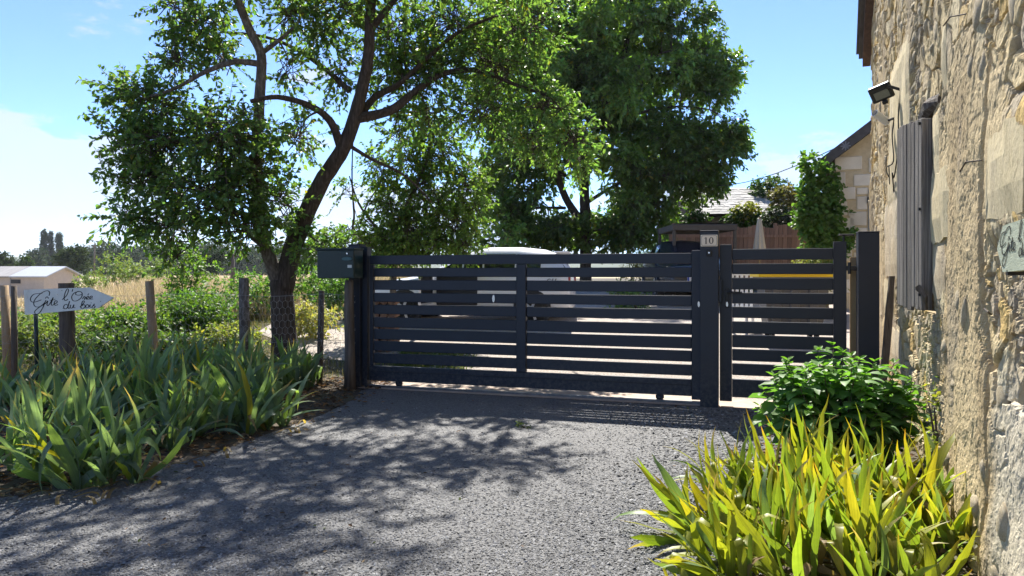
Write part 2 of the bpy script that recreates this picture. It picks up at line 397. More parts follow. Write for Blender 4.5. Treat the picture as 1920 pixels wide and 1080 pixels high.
def sheet(name, mat, poly, lift, step=.3, kind="structure"):
    "a patch of ground inside a polygon, following the terrain"
    poly = np.array(poly, float); x0, y0 = poly.min(0); x1, y1 = poly.max(0)
    import bmesh
    bm = bmesh.new(); f = bm.faces.new([bm.verts.new((p[0], p[1], 0)) for p in poly])
    for k in np.arange(math.floor(x0 / step) * step, x1, step):
        bmesh.ops.bisect_plane(bm, geom=bm.verts[:] + bm.edges[:] + bm.faces[:], plane_co=(k, 0, 0), plane_no=(1, 0, 0))
    for k in np.arange(math.floor(y0 / step) * step, y1, step):
        bmesh.ops.bisect_plane(bm, geom=bm.verts[:] + bm.edges[:] + bm.faces[:], plane_co=(0, k, 0), plane_no=(0, 1, 0))
    for v in bm.verts: v.co.z = gzf(v.co.x, v.co.y) + lift
    bmesh.ops.recalc_face_normals(bm, faces=bm.faces)
    me = bpy.data.meshes.new(name); bm.to_mesh(me); bm.free(); me.materials.append(mat)
    for p in me.polygons: p.use_smooth = True
    return tag(link(name, me), kind=kind)
def gp(s, d): return (G0[0] + GA[0] * s + GN[0] * d, G0[1] + GA[1] * s + GN[1] * d)
bed_l = [(-9, 4.1), (-4.2, 4.35), (-3.3, 4.75), (-2.75, 5.2), (-2.4, 5.9), (-2.15, 6.8), (-1.92, 7.6), (-1.8, 8.5), (-1.85, 9.2)]
bed_r = [gp(5.6, -.1), (3.15, 7.3), (2.2, 6.3), (1.75, 5.4), (1.3, 4.4), (1.0, 3.5), (.9, 2.0), (.9, -3)]
drive_poly = [(-9, -3)] + bed_l + [gp(.1, -.12), gp(5.5, -.12)] + bed_r
sheet("driveway", M_drive, [(x, y) for x, y in drive_poly][::-1], .012, .4)
sheet("threshold_paving", M_slab, [gp(-.1, -.11), gp(5.8, -.11), gp(5.8, .5), gp(-.1, .5)], .016, .5)
court = [gp(-.1, .52), gp(6.2, .52), (8.5, 9.5), (9, 16), (6.4, 19.5), (2, 21), (-1, 18.2), (-3.2, 17.5), (-5.2, 16.4), (-5.0, 14.6), (-3.9, 13.0), (-3.1, 11.7), (-2.3, 11.2), (-1.4, 11.5), (-1.1, 10.9)]
sheet("courtyard", M_court, court, .012, .5)

# slate chippings lying on the driveway
def chips():
    N = 210000; r = np.random.default_rng(11)
    y = 2.7 / (1 - r.random(N) * (1 - 2.7 / 9.6)) ; x = r.uniform(-.72, .42, N) * y
    from math import inf
    poly = np.array(drive_poly)
    ins = np.zeros(N, bool); j = len(poly) - 1
    jx = x + r.normal(0, .09, N); jy = y + r.normal(0, .09, N)
    for i in range(len(poly)):
        xi, yi = poly[i]; xj, yj = poly[j]
        ins ^= ((yi > jy) != (yj > jy)) & (jx < (xj - xi) * (jy - yi) / (yj - yi + 1e-12) + xi); j = i
    ins &= gate_d(x, y) < -.1
    # chips are thicker on the right, worn thin in the wheel tracks on the left
    keep = r.random(N) < np.clip(.42 + .5 * sstep(-.6, .8, x - .12 * y + (fbm(x * 1.1, y * 1.1, 3, 5) - .5) * 2.2), .3, 1)
    x, y = x[ins & keep], y[ins & keep]; N = len(x)
    yaw = r.uniform(0, 6.28, N); L = r.uniform(.005, .0135, N) * (.8 + .65 * sstep(-.4, 1.2, x - .12 * y)) * (1 + .5 * (r.random(N) > .93)); Wd = L * r.uniform(.45, .8, N); H = L * r.uniform(.15, .4, N)
    tpl = np.array([[-1, -.6, 0], [.2, -1, 0], [1, .1, 0], [.1, 1, 0], [-.9, .5, 0], [.05, .0, 1], [-.45, .2, .85]])
    fa = [(0, 1, 5), (1, 2, 5), (2, 3, 5), (3, 4, 6, 5), (4, 0, 6), (0, 5, 6)]
    V = np.repeat(tpl[None], N, 0) * (1 + r.normal(0, .18, (N, 7, 3)))
    V *= np.stack([L, Wd, H], -1)[:, None]
    tx, ty = r.normal(0, .3, N), r.normal(0, .3, N)
    V[..., 2] += V[..., 0] * tx[:, None] + V[..., 1] * ty[:, None]
    c, s = np.cos(yaw)[:, None], np.sin(yaw)[:, None]
    X = V[..., 0] * c - V[..., 1] * s + x[:, None]; Y = V[..., 0] * s + V[..., 1] * c + y[:, None]
    Z = V[..., 2] + (gz(x, y) + .0135)[:, None]
    flat = np.concatenate([np.array(f) for f in fa]); sz = np.array([len(f) for f in fa])
    g = r.choice([.085, .12, .16, .21, .28], N, p=[.16, .28, .3, .19, .07]) * r.uniform(.8, 1.2, N) * (.72 + .56 * fbm(x * .7, y * .7, 3, 303))
    col = np.stack([g * .99, g, g * 1.03], -1)
    me = np_mesh("gravel", np.stack([X, Y, Z], -1).reshape(-1, 3), (np.arange(N)[:, None] * 7 + flat[None]).ravel(), np.tile(sz, N), M_chip, np.repeat(col, 7, 0))
    tag(link("gravel", me), "grey slate chippings scattered over the driveway", "gravel", kind="stuff")
chips()

# ------------------------------------------------------------------ stone house on the right
W0 = np.array([2.53, 4.08]); WD = np.array([.376, .9266]); WN = np.array([-.9266, .376])
def wp(u, z, n=0.0): return Vector((W0[0] + WD[0] * u + WN[0] * n, W0[1] + WD[1] * u + WN[1] * n, z))
def wpx(px, py, n=.06):
    Y = (1217.0 - 1511 * n) / (px - 1530); return (Y - .376 * n - 4.08) / .9266, EYE - (py - HY) * Y / FPX
UE = 7.53
def eave(u): return np.minimum(4.85 + (UE - u) * 1.0, 4.85 + (u + 5.6) * 1.0)
WM = Matrix((( -WD[0], -WN[0], 0), (-WD[1], -WN[1], 0), (0, 0, 1)))      # local x runs to the near end, local -y faces out

def stone_mat(name, stops, pebble=1.0, sc=1.0, attr=False):
    m, n, l, p = base_mat(name); t = n.new("ShaderNodeTexCoord"); v = t.outputs["Object"]
    f = noise_tex(n, l, v, 1.7 * sc, 8, .68); c = ramp(n, l, f, stops)
    if attr: at_ = n.new("ShaderNodeAttribute"); at_.attribute_name = "tint"; c = at_.outputs["Color"]
    g = noise_tex(n, l, v, 38, 5, .7, (1, 1, .55)); c2 = ramp(n, l, g, [(.3, (.55, .52, .48)), (.5, (1, 1, 1)), (.72, (1.0, .98, .92))])
    mx = n.new("ShaderNodeMixRGB"); mx.blend_type = 'MULTIPLY'; mx.inputs[0].default_value = .85; l.new(c, mx.inputs[1]); l.new(c2, mx.inputs[2])
    # grey lichen streaks running down the face
    s = noise_tex(n, l, v, 3.2, 6, .7, (1, 1, .35)); sr = n.new("ShaderNodeMapRange"); sr.inputs[1].default_value = .52; sr.inputs[2].default_value = .68
    sr.inputs[4].default_value = .15 if attr else .4; l.new(s, sr.inputs[0]); m2 = n.new("ShaderNodeMixRGB"); m2.inputs[2].default_value = (.25, .225, .20, 1)
    l.new(sr.outputs[0], m2.inputs[0]); l.new(mx.outputs[0], m2.inputs[1]); c = mul_rand(n, l, m2.outputs[0], .82, 1.12)
    l.new(c, p.inputs["Base Color"]); p.inputs["Roughness"].default_value = .95; p.inputs["Specular IOR Level"].default_value = .15
    b = bump(n, l, noise_tex(n, l, v, 24, 6, .7), .7, .018 * pebble)
    b = bump(n, l, noise_tex(n, l, v, 95, 4, .7), .5, .004 * pebble, b); l.new(b, p.inputs["Normal"]); return m
M_render = stone_mat("rough_lime_render", [(.28, (.40, .32, .22)), (.45, (.56, .46, .31)), (.6, (.66, .57, .41)), (.75, (.55, .49, .39))])
M_wall = stone_mat("rubble_and_render", [(.3, (.5, .5, .5)), (.7, (.6, .6, .6))], 1.0, 1.0, True)
M_stone = stone_mat("yellow_limestone", [(.3, (.40, .34, .25)), (.5, (.55, .46, .31)), (.7, (.64, .57, .43))], .7, 2.2)
M_dress = stone_mat("dressed_limestone", [(.3, (.54, .45, .27)), (.6, (.66, .56, .36))], .35, .8)
M_pale = stone_mat("pale_chalky_stone", [(.3, (.48, .45, .39)), (.6, (.64, .60, .52))], .5, 1.0)

house = thing("stone_house", "tall rubble stone house with rough lime render and grey wooden shutter at right", "house", wp(0, 0))
HI = inv(house)
def hmb(mb, name, mat, smooth=None, label=None):
    me = mb.mesh(name, mat, smooth); me.transform(HI); o = link(name, me, house)
    if label: o["label"] = label
    return o
def relief(u, z):
    w = fbm(u * .8, z * .8, 3, 1) * .6 + .2; fallen = sstep(.46, .58, fbm(u * .55 + 3, z * .45 + 7, 3, 21) + .10 * sstep(2.0, 3.4, z))
    wu, wz = u + (fbm(u * 3, z * 3, 2, 71) - .5) * .25, z + (fbm(u * 3, z * 3, 2, 81) - .5) * .25
    d1, d2, idc, tt = worley_t(wu * 4.6, wz * 5.4, 2)
    e1, e2, ide, et = worley_t(wu * 10.5, wz * 11.5, 13)
    small = sstep(.5, .6, fbm(u * 1.3, z * 1.3, 2, 201))
    rub = (1 - small) * sstep(.02, .15, d2 - d1) * (.028 + .02 * idc + .035 * tt) + small * (.015 + sstep(.03, .2, e2 - e1) * (.018 + .012 * ide + .02 * et))
    plaster = .050 + .018 * fbm(u * 6, z * 3.2, 3, 33)
    g = (fbm(u * 18, z * 16, 3, 50) - .5) * .010 + (fbm(u * 55, z * 50, 2, 60) - .5) * .006
    r = (w - .5) * .09 + fallen * rub + (1 - fallen) * plaster + g
    r = r + .09 * sstep(.55, 0.0, z) * (fbm(u * 2, z * 2, 2, 90))
    # crack beside the smoother render and the ragged edge by the near corner
    for a_, b_, c_, d_, pr in RECTS:
        k = sstep(.14, .0, np.maximum.reduce([a_ - u, u - b_, c_ - z, z - d_]))
        r = r * (1 - k) + (pr - .014 + g * .6) * k
    cr = np.abs(u + .55 + .12 * np.sin(z * 3.1) + .08 * (fbm(z * 4, z * 0 + 2, 3, 12) - .5) * 2)
    r = r - .05 * np.exp(-(cr / .022) ** 2)
    return r
PAL = np.array([(.70, .56, .32), (.60, .50, .34), (.72, .52, .22), (.78, .68, .46), (.52, .45, .34), (.66, .54, .33), (.74, .61, .37)])
def wall_colour(u, z):
    fallen = sstep(.46, .58, fbm(u * .55 + 3, z * .45 + 7, 3, 21) + .10 * sstep(2.0, 3.4, z))
    wu, wz = u + (fbm(u * 3, z * 3, 2, 71) - .5) * .25, z + (fbm(u * 3, z * 3, 2, 81) - .5) * .25
    d1, d2, idc = worley(wu * 4.6, wz * 5.4, 2); e1, e2, ide = worley(wu * 10.5, wz * 11.5, 13)
    small = sstep(.5, .6, fbm(u * 1.3, z * 1.3, 2, 201)); idx = np.where(small > .5, ide, idc); st = PAL[(idx * 6.99).astype(int)] * (.85 + .3 * np.where(small > .5, idc, ide))[..., None]; jt = np.where(small > .5, sstep(.03, .2, e2 - e1), sstep(.02, .13, d2 - d1))[..., None]
    st = st * jt + np.array((.42, .34, .23)) * (1 - jt)
    a = fbm(u * 1.6, z * 1.3, 4, 131)[..., None]; pl = np.array((.54, .42, .25)) * (1 - sstep(.35, .65, a)) + np.array((.74, .60, .37)) * sstep(.35, .65, a)
    c = st * fallen[..., None] + pl * (1 - fallen[..., None])
    g = sstep(.56, .72, fbm(u * 2.6, z * .9, 4, 151))[..., None] * .5; c = c * (1 - g) + np.array((.40, .345, .275)) * g
    ch = (sstep(-.6, -.9, u + .15 * (fbm(z * 3, u * 3, 3, 5) - .5)) * sstep(1.15, .85, z))[..., None] * .7; c = c * (1 - ch) + np.array((.72, .68, .58)) * ch
    return c * np.array((.93, .91, .87))
def build_wall():
    us = [UE]; step = .05
    while us[-1] > -1.6:
        y = 4.08 + us[-1] * .9266; us.append(us[-1] - max(.0095, .0042 * y))
    us = np.array(us + [-2.2, -3.2, -5.6]); nz = 470
    zt = eave(us); zc = np.minimum(zt, 5.6)
    vv = np.linspace(0, 1, nz); rows = vv[:, None] * zc[None] - .1 * (1 - vv[:, None])
    U = np.repeat(us[None], nz, 0); Zv = rows
    top = zt[None]; U = np.vstack([U, us[None]]); Zv = np.vstack([Zv, np.maximum(top, Zv[-1:] + .01)])
    Rl = relief(U, Zv)
    # window recess
    inside = (U > WIN[0]) & (U < WIN[1]) & (Zv > WIN[2]) & (Zv < WIN[3])
    Rl = np.where(inside, -.16, Rl)
    Rl[:, 0] *= .3
    Pn = np.stack([W0[0] + WD[0] * U + WN[0] * Rl, W0[1] + WD[1] * U + WN[1] * Rl, Zv], -1)
    ny, nx = U.shape; V = Pn.reshape(-1, 3); Fq = grid_faces(nx, ny)
    # far end wall and back, so the wall is solid
    k = len(V); pe = []
    for u_, n_ in ((UE, -7.0), (-5.6, -7.0)):
        for z_ in (-.1, float(eave(u_))): pe.append(wp(u_, z_, n_))
    V = np.vstack([V, np.array([tuple(p) for p in pe])]) - np.array(tuple(house.location))[None]
    ff = [tuple(f) for f in Fq]
    c0 = [i * nx for i in range(ny)]; c1 = [i * nx + nx - 1 for i in range(ny)]
    polys = np.concatenate([Fq.ravel(), np.array(c0 + [k + 1, k]), np.array(c1[::-1] + [k + 2, k + 3]), np.array([k, k + 1, k + 3, k + 2])])
    sizes = np.concatenate([np.full(len(Fq), 4), [ny + 2, ny + 2, 4]])
    wc_ = np.full((len(V), 3), .5); wc_[:k] = wall_colour(U, Zv).reshape(-1, 3)
    me = np_mesh("wall", V, polys, sizes, M_wall, wc_, smooth=False)
    return link("wall", me, house)
WIN = (1.16, 1.84, 1.17, 2.56)
BLK = []
def block(name, x0, x1, y0, y1, mat, proud=.055, label=None):
    (ua, za), (ub, zb) = wpx(x0, y0, proud), wpx(x1, y1, proud); BLK.append((min(ua, ub), max(ua, ub), min(za, zb), max(za, zb), proud, mat, label))
block("dressed_stone", 1741, 1774, 336, 448, M_dress, .075)
block("dressed_stone", 1745, 1770, 452, 560, M_render, .065)
block("dressed_stone", 1745, 1757, 226, 332, M_dress, .07)
block("dressed_stone", 1664, 1684, 300, 384, M_dress, .065)
block("dressed_stone", 1658, 1684, 390, 520, M_render, .07)
block("dressed_stone", 1667, 1702, 148, 290, M_dress, .075, "tall pale dressed stone above the shutter")
block("dressed_stone", 1657, 1676, 524, 600, M_dress, .06)
block("dressed_stone", 1660, 1688, 605, 700, M_render, .06)
BLK += [(-1.35, -.66, 1.68, 2.08, .08, M_dress, "large smooth yellow stone above the sage arrow sign"),
        (.55, .72, 2.62, 3.02, .07, M_dress, None)]
RECTS = [b[:5] for b in BLK]
build_wall()

# single stones standing proud of the render
def rock_mesh(seed):
    import bmesh
    r = random.Random(seed); bm = bmesh.new(); bmesh.ops.create_icosphere(bm, subdivisions=2, radius=1)
    dirs = [(Vector((r.uniform(-1, 1), r.uniform(-1, 1), r.uniform(-1, 1))).normalized(), r.uniform(.52, .82)) for _ in range(11)]
    for v in bm.verts:
        for d, k in dirs:
            o = v.co.dot(d) - k
            if o > 0: v.co -= d * o * .9
        v.co *= 1 + r.uniform(-.06, .06)
    me = bpy.data.meshes.new("stone"); bm.to_mesh(me); bm.free(); me.materials.append(M_stone); me.polygons.foreach_set('use_smooth', [True] * len(me.polygons)); return me
rocks = [rock_mesh(i) for i in range(12)]
def stone(u, z, w, h, t=.07, me=None, rot=0):
    o = link("stone", me or random.choice(rocks), house)
    n0 = float(relief(np.array([u]), np.array([z]))[0])
    loc = wp(u, z, n0 - t * .35)
    M = Matrix.Translation(loc) @ WM.to_4x4() @ Matrix.Rotation(rot, 4, 'Y') @ Matrix.Diagonal((w / 2, t, h / 2, 1))
    o.matrix_local = HI @ M; return o
placed = []
for k in range(900):
    if len(placed) >= 215: break
    y = random.uniform(3.1, 10.9) ** 1.0; u = (y - 4.08) / .9266; z = random.uniform(.1, 6.0)
    p_hi = .9 if z > 2.5 else (.75 if u < .1 else .28)
    if random.random() > p_hi: continue
    if any(a_ - .1 < u < b_ + .1 and c_ - .08 < z < d_ + .08 for a_, b_, c_, d_, pr in RECTS): continue
    if WIN[0] - .4 < u < WIN[1] + .5 and .9 < z < 2.9: continue
    if u < .1 and 1.25 < z < 2.3: continue
    w, h = random.uniform(.11, .30), random.uniform(.08, .22)
    if any(abs(u - a) < (w + c) * .47 and abs(z - b) < (h + d) * .47 for a, b, c, d in placed): continue
    placed.append((u, z, w, h)); stone(u, z, w, h, random.uniform(.025, .05), rot=random.uniform(-.35, .35))
# smooth dressed blocks round the window and big slabs nearer
def block_uz(name, u0, u1, z0, z1, mat, proud=.055, th=.3, ragged=.02, label=None):
    mb = MB(); nu = max(3, int((u1 - u0) / .12)); nzv = max(3, int((z1 - z0) / .12)); vs_ = []
    for j in range(nzv + 1):
        for i in range(nu + 1):
            ed = (i in (0, nu)) or (j in (0, nzv)); r = random.uniform(-ragged, ragged) if ed else 0
            fu, fz = i / nu, j / nzv
            if (i in (0, nu)) and (j in (0, nzv)): fu = .5 + (fu - .5) * .93; fz = .5 + (fz - .5) * .95
            vs_.append(wp(u0 + (u1 - u0) * fu + r, z0 + (z1 - z0) * fz + r * .7, proud + random.uniform(-.006, .006) - (.012 if ed else 0)))
    nx = nu + 1; fs = [(j * nx + i, j * nx + i + 1, (j + 1) * nx + i + 1, (j + 1) * nx + i) for j in range(nzv) for i in range(nu)]
    ring = [i for i in range(nx)] + [j * nx + nu for j in range(1, nzv + 1)] + [nzv * nx + i for i in range(nu - 1, -1, -1)] + [j * nx for j in range(nzv - 1, 0, -1)]
    base = len(vs_); back = [Vector(vs_[i]) - Vector((WN[0], WN[1], 0)) * th for i in ring]; n = len(ring)
    fs += [(ring[i], base + i, base + (i + 1) % n, ring[(i + 1) % n]) for i in range(n)]
    mb.add(vs_ + back, fs); return hmb(mb, name, mat, None, label)
for a_, b_, c_, d_, pr, m_, lb in BLK: block_uz("dressed_stone", a_, b_, c_, d_, m_, pr, .3, .028, lb)
# lintel and shutter
mb = MB(); mb.tube([wp(1.0, 2.62, .01), wp(1.3, 2.635, .025), wp(1.65, 2.61, .03), wp(1.95, 2.63, .01)], [.045, .065, .058, .045], 9, jitter=.2)
hmb(mb, "lintel", M_bark2)
mb = MB(); mb.box(wp(1.5, 1.865, -.15), (.66, .02, 1.36), WM); hmb(mb, "window_recess", M_black)
for u_, w_ in ((1.19, .05), (1.81, .05)):
    mb = MB(); mb.box(wp(u_, 1.865, -.04), (w_, .16, 1.36), WM); hmb(mb, "window_frame", M_greywood)
sh = link("shutter", None, house); sh.empty_display_size = .1
hinge = wp(1.22, 0, .095); ang = R(11)
sd = Vector((WD[0], WD[1], 0)); sn = Vector((WN[0], WN[1], 0))
ex = (sd * math.cos(ang) + sn * math.sin(ang)); en = (sn * math.cos(ang) - sd * math.sin(ang))
SM = Matrix(((ex.x, -en.x, 0), (ex.y, -en.y, 0), (0, 0, 1)))
sh.matrix_local = HI @ Matrix.Translation(hinge)
k = 0; x = .0
for wdt in (.075, .09, .07, .095, .08, .10, .085):
    mb = MB(); top = 2.545 + .004 * k + random.uniform(-.01, .01); bot = 1.19 + random.uniform(-.02, .02)
    mb.box(ex * (x + wdt / 2) + Vector((0, 0, (top + bot) / 2)) + en * random.uniform(-.004, .008), (wdt - .008, .026, top - bot), SM, .005)
    me_ = mb.mesh("shutter_board", M_greywood); o = link("shutter_board", me_, sh)
    o.matrix_local = Matrix.Translation((0, 0, 0))
    # sh has the same rotation as the house (none): children use world-aligned offsets
    x += wdt; k += 1
for z_ in (1.36, 2.36):
    mb = MB(); mb.box(ex * .30 + Vector((0, 0, z_)) - en * .030, (.56, .03, .11), SM, .004); link("shutter_batten", mb.mesh("shutter_batten", M_greywood), sh)
mb = MB(); mb.box(ex * -.022 + Vector((0, 0, 1.86)) + en * .0, (.04, .07, 1.34), SM, .004); link("shutter_edge", mb.mesh("shutter_edge", M_greywood), sh)
for z_ in (1.3, 1.9, 2.5):
    mb = MB(); q = ex * -.02 + Vector((0, 0, z_)) + en * .036; mb.tube([q, q + en * .012], .012, 8); link("bolt", mb.mesh("bolt", M_black), sh)
mb = MB(); q = wp(1.17, 1.32, .12); mb.tube([q, q + Vector((-.05, -.05, .03)), q + Vector((-.03, -.10, -.03)), q + Vector((.0, -.06, -.12))], [.012, .02, .015, .01], 7, jitter=.2)
hmb(mb, "shutter_latch", M_wood)
# roof verge at the top of the gable: rafter boards and slate edge
M_slate = surf("dark_slate", [(.3, (.035, .033, .035)), (.7, (.085, .08, .082))], 7, .6, .4, .01)
M_rafter = surf("brown_rafter", [(.3, (.05, .03, .022)), (.7, (.12, .075, .055))], 9, .8, .4, .01, (2, 2, 2))
def along(name, u0, u1, dz0, dz1, n0, n1, mat):
    mb = MB(); vs_ = []
    for u_ in (u0, u1):
        for n_ in (n0, n1):
            for dz in (dz0, dz1): vs_.append(wp(u_, 4.85 + (UE - u_) + dz, n_))
    mb.add(vs_, [(0, 1, 3, 2), (4, 6, 7, 5), (0, 4, 5, 1), (2, 3, 7, 6), (0, 2, 6, 4), (1, 5, 7, 3)]); return hmb(mb, name, mat)
along("verge_board", UE + .28, .97, .02, .2, .03, .14, M_rafter)
along("roof", UE + .34, .96, .22, .30, -7.3, .19, M_slate)
for k in range(26):
    u_ = UE + .36 - k * .26
    along("roof_slate", u_, u_ - .255, .305 + .012, .335, -.12, .225, M_slate)
mb = MB(); vs_ = [wp(.97, 11.41 - .04, .16), wp(.97, 11.41 - .04, -7.3), wp(-5.9, 4.6, .16), wp(-5.9, 4.6, -7.3)]
vs_ += [v + Vector((0, 0, .1)) for v in vs_]; mb.add(vs_, [(0, 1, 3, 2), (4, 6, 7, 5), (0, 4, 5, 1), (2, 3, 7, 6), (0, 2, 6, 4), (1, 5, 7, 3)]); hmb(mb, "roof", M_slate)
# old wire stubs on the wall
for a, b in (((1820, 25), (1800, 45)), ((1850, 300), (1835, 320)), ((1868, 590), (1895, 586))):
    (u0, z0), (u1, z1) = wpx(*a), wpx(*b)
    mb = MB(); mb.tube([wp(u0, z0, .08), wp((u0 + u1) / 2, (z0 + z1) / 2 + .02, .13), wp(u1, z1, .14)], .004, 6); hmb(mb, "iron_hook", M_wood)

# floodlight, camera and cable
u0, z0 = wpx(1682, 170, .1)
fl = thing("floodlight", "black square floodlight fixed high on the stone wall above the shutter", "floodlight", wp(u0, z0, .06))
def rel(mb, name, mat, par, smooth=None):
    me = mb.mesh(name, mat, smooth); me.transform(inv(par)); return link(name, me, par)
base = wp(u0, z0, .05)
FM = Matrix.Rotation(R(-28), 3, 'Z') @ Matrix.Rotation(R(28), 3, 'X') @ Matrix.Rotation(R(-20), 3, 'Y')
hc = wp(u0 + .12, z0 + .02, .22)
mb = MB(); mb.box(hc, (.20, .05, .155), FM, .01)
for k in range(6): mb.box(hc + FM @ Vector((-.08 + .032 * k, .035, 0)), (.006, .03, .13), FM)
rel(mb, "housing", M_black, fl)
mb = MB(); mb.box(hc + FM @ Vector((0, -.027, -.015)), (.13, .006, .075), FM); rel(mb, "lens", surf("flood_lens", two((.2, .2, .17), .8), 30, .15, 0), fl)
mb = MB(); mb.box(hc + FM @ Vector((.0, -.02, -.095)), (.05, .045, .035), FM, .006); rel(mb, "motion_sensor", M_black, fl)
mb = MB(); mb.tube([base, base + Vector((WN[0] * .12, WN[1] * .12, .05)), hc + FM @ Vector((.05, .04, 0))], .014, 8); rel(mb, "bracket", M_black, fl)
u1, z1 = wpx(1672, 216, .1)
cm = thing("security_camera", "small silver bullet camera under the black floodlight on the stone wall", "camera", wp(u1, z1, .06))
cc = wp(u1 + .08, z1, .19); cd = Vector((-.55, -.75, .32)).normalized()
cd = Vector((-.80, -.30, .42)).normalized()
mb = MB(); mb.tube([cc - cd * .10, cc + cd * .09], .038, 14); rel(mb, "camera_body", surf("silver_plastic", two((.55, .57, .6), .9), 20, .3, 0), cm, False)
mb = MB(); mb.tube([cc + cd * .09, cc + cd * .095], .03, 12); rel(mb, "lens", M_black, cm)
mb = MB(); mb.tube([wp(u1 + .02, z1 - .02, .05), cc - cd * .08], .013, 8); rel(mb, "mount", M_black, cm)
cb = MB()
cb.tube(smooth3([wp(u0, z0 - .02, .07), wp(u0 - .05, z0 - .25, .09), wp(u0 - .02, z0 - .5, .085), wp(u0 + .1, z0 - .72, .1), wp(u0 + .16, z0 - .80, .11), wp(u0 + .08, z0 - .76, .13), wp(u0 + .25, z0 - .92, .1)]), .006, 6)
cb.tube(smooth3([wp(u1, z1 - .02, .07), wp(u1 + .02, z1 - .2, .09), wp(u1 - .12, z1 - .48, .09), wp(u1 + .05, z1 - .52, .14), wp(u1 + .22, z1 - .6, .1), wp(u1 + .02, z1 - .5, .12), wp(u1 + .3, z1 - .66, .09)]), .006, 6)
tag(cb.obj("cable", M_black), "black cable coiled and hanging below the security camera", "cable")

# hand-lettered arrow signs
STROKES = [
 [(345, 555), (349, 532), (330, 522), (290, 540), (255, 575), (242, 605), (253, 628), (282, 629), (314, 604), (326, 584), (318, 600), (300, 642), (276, 675), (255, 679), (250, 660), (278, 634), (322, 608)],
 [(300, 540), (245, 545), (221, 572), (226, 594), (250, 598), (294, 583)],
 [(322, 608), (337, 590), (331, 614), (338, 622), (352, 607)], [(320, 574), (331, 562), (343, 574)],
 [(352, 607), (374, 566), (360, 608), (366, 620), (378, 612)], [(350, 586), (387, 582)],
 [(378, 612), (397, 603), (399, 591), (388, 590), (380, 606), (388, 620), (406, 614)],
 [(433, 582), (462, 555), (476, 520), (467, 510), (453, 538), (446, 573), (455, 588), (473, 578)],
 [(505, 512), (500, 528)],
 [(550, 526), (518, 535), (498, 560), (505, 587), (530, 590), (560, 570), (568, 541), (552, 526), (532, 530), (524, 546), (545, 552), (570, 545)],
 [(570, 578), (580, 562), (588, 564), (583, 582), (590, 568), (600, 566)],
 [(598, 576), (612, 567), (609, 558), (599, 565), (598, 579), (616, 579)], [(605, 550), (613, 541)],
 [(618, 576), (635, 566), (632, 557), (622, 563), (620, 578), (642, 577)],
 [(472, 620), (457, 613), (443, 628), (449, 643), (467, 636), (484, 592), (473, 630), (478, 641), (487, 634)],
 [(491, 616), (488, 635), (500, 638), (513, 615), (509, 634), (523, 636)],
 [(553, 632), (579, 604), (580, 590), (569, 596), (560, 634), (573, 641), (588, 627), (580, 615), (566, 624)],
 [(604, 614), (592, 622), (594, 636), (607, 635), (613, 622), (603, 614)],
 [(622, 614), (620, 632), (632, 633)], [(627, 602), (629, 605)],
 [(632, 633), (651, 610), (646, 620), (655, 629), (645, 639), (632, 635)], [(430, 518), (433, 521)], [(690, 592), (693, 595)]]
def lettering(M, off, sc, ox, oz, w, par, HIx, scz=None):
    scz = scz or sc
    mb = MB()
    for st in STROKES: mb.ribbon([((x - ox) * sc, -(y - oz) * scz) for x, y in st], w, M, off)
    me = mb.mesh("lettering", M_ink); me.transform(HIx); return link("lettering", me, par)
# left sign on its post
SY = 9.55
sp = thing("sign_post", "white arrow signboard lettered Gîte l'Orée du bois on a thick grey post", "sign", (P(118, 0, SY).x, SY, 0))
S = SY / FPX
mb = MB(); bx = P(118, 0, SY).x
mb.tube(smooth3([(bx + .02, SY + .1, -.1), (bx + .0, SY + .1, .5), (bx - .015, SY + .1, 1.0), (bx - .02, SY + .1, 1.32)], 3), [.098] * 4 + [.092] * 6, 16, jitter=.035)
rel(mb, "post", M_wood, sp, True)
sc_ = S / 3.6
out = [(175, 515), (610, 500), (778, 570), (672, 640), (182, 684)]
IM = Matrix.Identity(3); so_ = P(0, 400, SY); so_.y = SY - .03
off = Vector((so_.x, SY - .03, EYE - (400 - HY) * S))
mb = MB(); mb.prism([(x * sc_, -y * sc_) for x, y in out], .024, IM, off); o = rel(mb, "signboard", M_signw, sp)
lettering(IM, off + Vector((0, -.0135, 0)), sc_, 0, 0, .011, sp, inv(sp))
for q in ((400, 545), (440, 640)):
    mb = MB(); c_ = off + Vector((q[0] * sc_, -.012, -q[1] * sc_)); mb.tube([c_, c_ + Vector((0, -.004, 0))], .006, 8); rel(mb, "screw", M_steel, sp)
# right sign on the wall
ws = thing("wall_sign", "sage green arrow sign with black script fixed to the stone wall at right edge", "sign", wp(-1.2, 1.5, .1))
u_g, z_g = wpx(1884, 460, .135); sc2 = .00098
off = wp(u_g, 0, .135) ; off = off + Vector((0, 0, z_g))
SX, SZ = .00128, .00092
def wloc(x, y): return ((x - 222) * SX, -(y - 592) * SZ)
tip = [(175, 605), (250, 512), (715, 500), (715, 690), (250, 704)]
mb = MB(); mb.prism([wloc(*q) for q in tip], .03, WM, off); rel(mb, "signboard", M_signg, ws)
lettering(WM, off + Vector((WN[0] * .0165, WN[1] * .0165, 0)), SX, 222, 592, .0075, ws, inv(ws), SZ)
for q in ((300, 700), (640, 700)):
    x_, z_ = wloc(*q); mb = MB(); c_ = off + WM @ Vector((x_, .03, z_ - .005)); mb.box(c_, (.03, .09, .02), WM); rel(mb, "sign_bracket", M_black, ws)

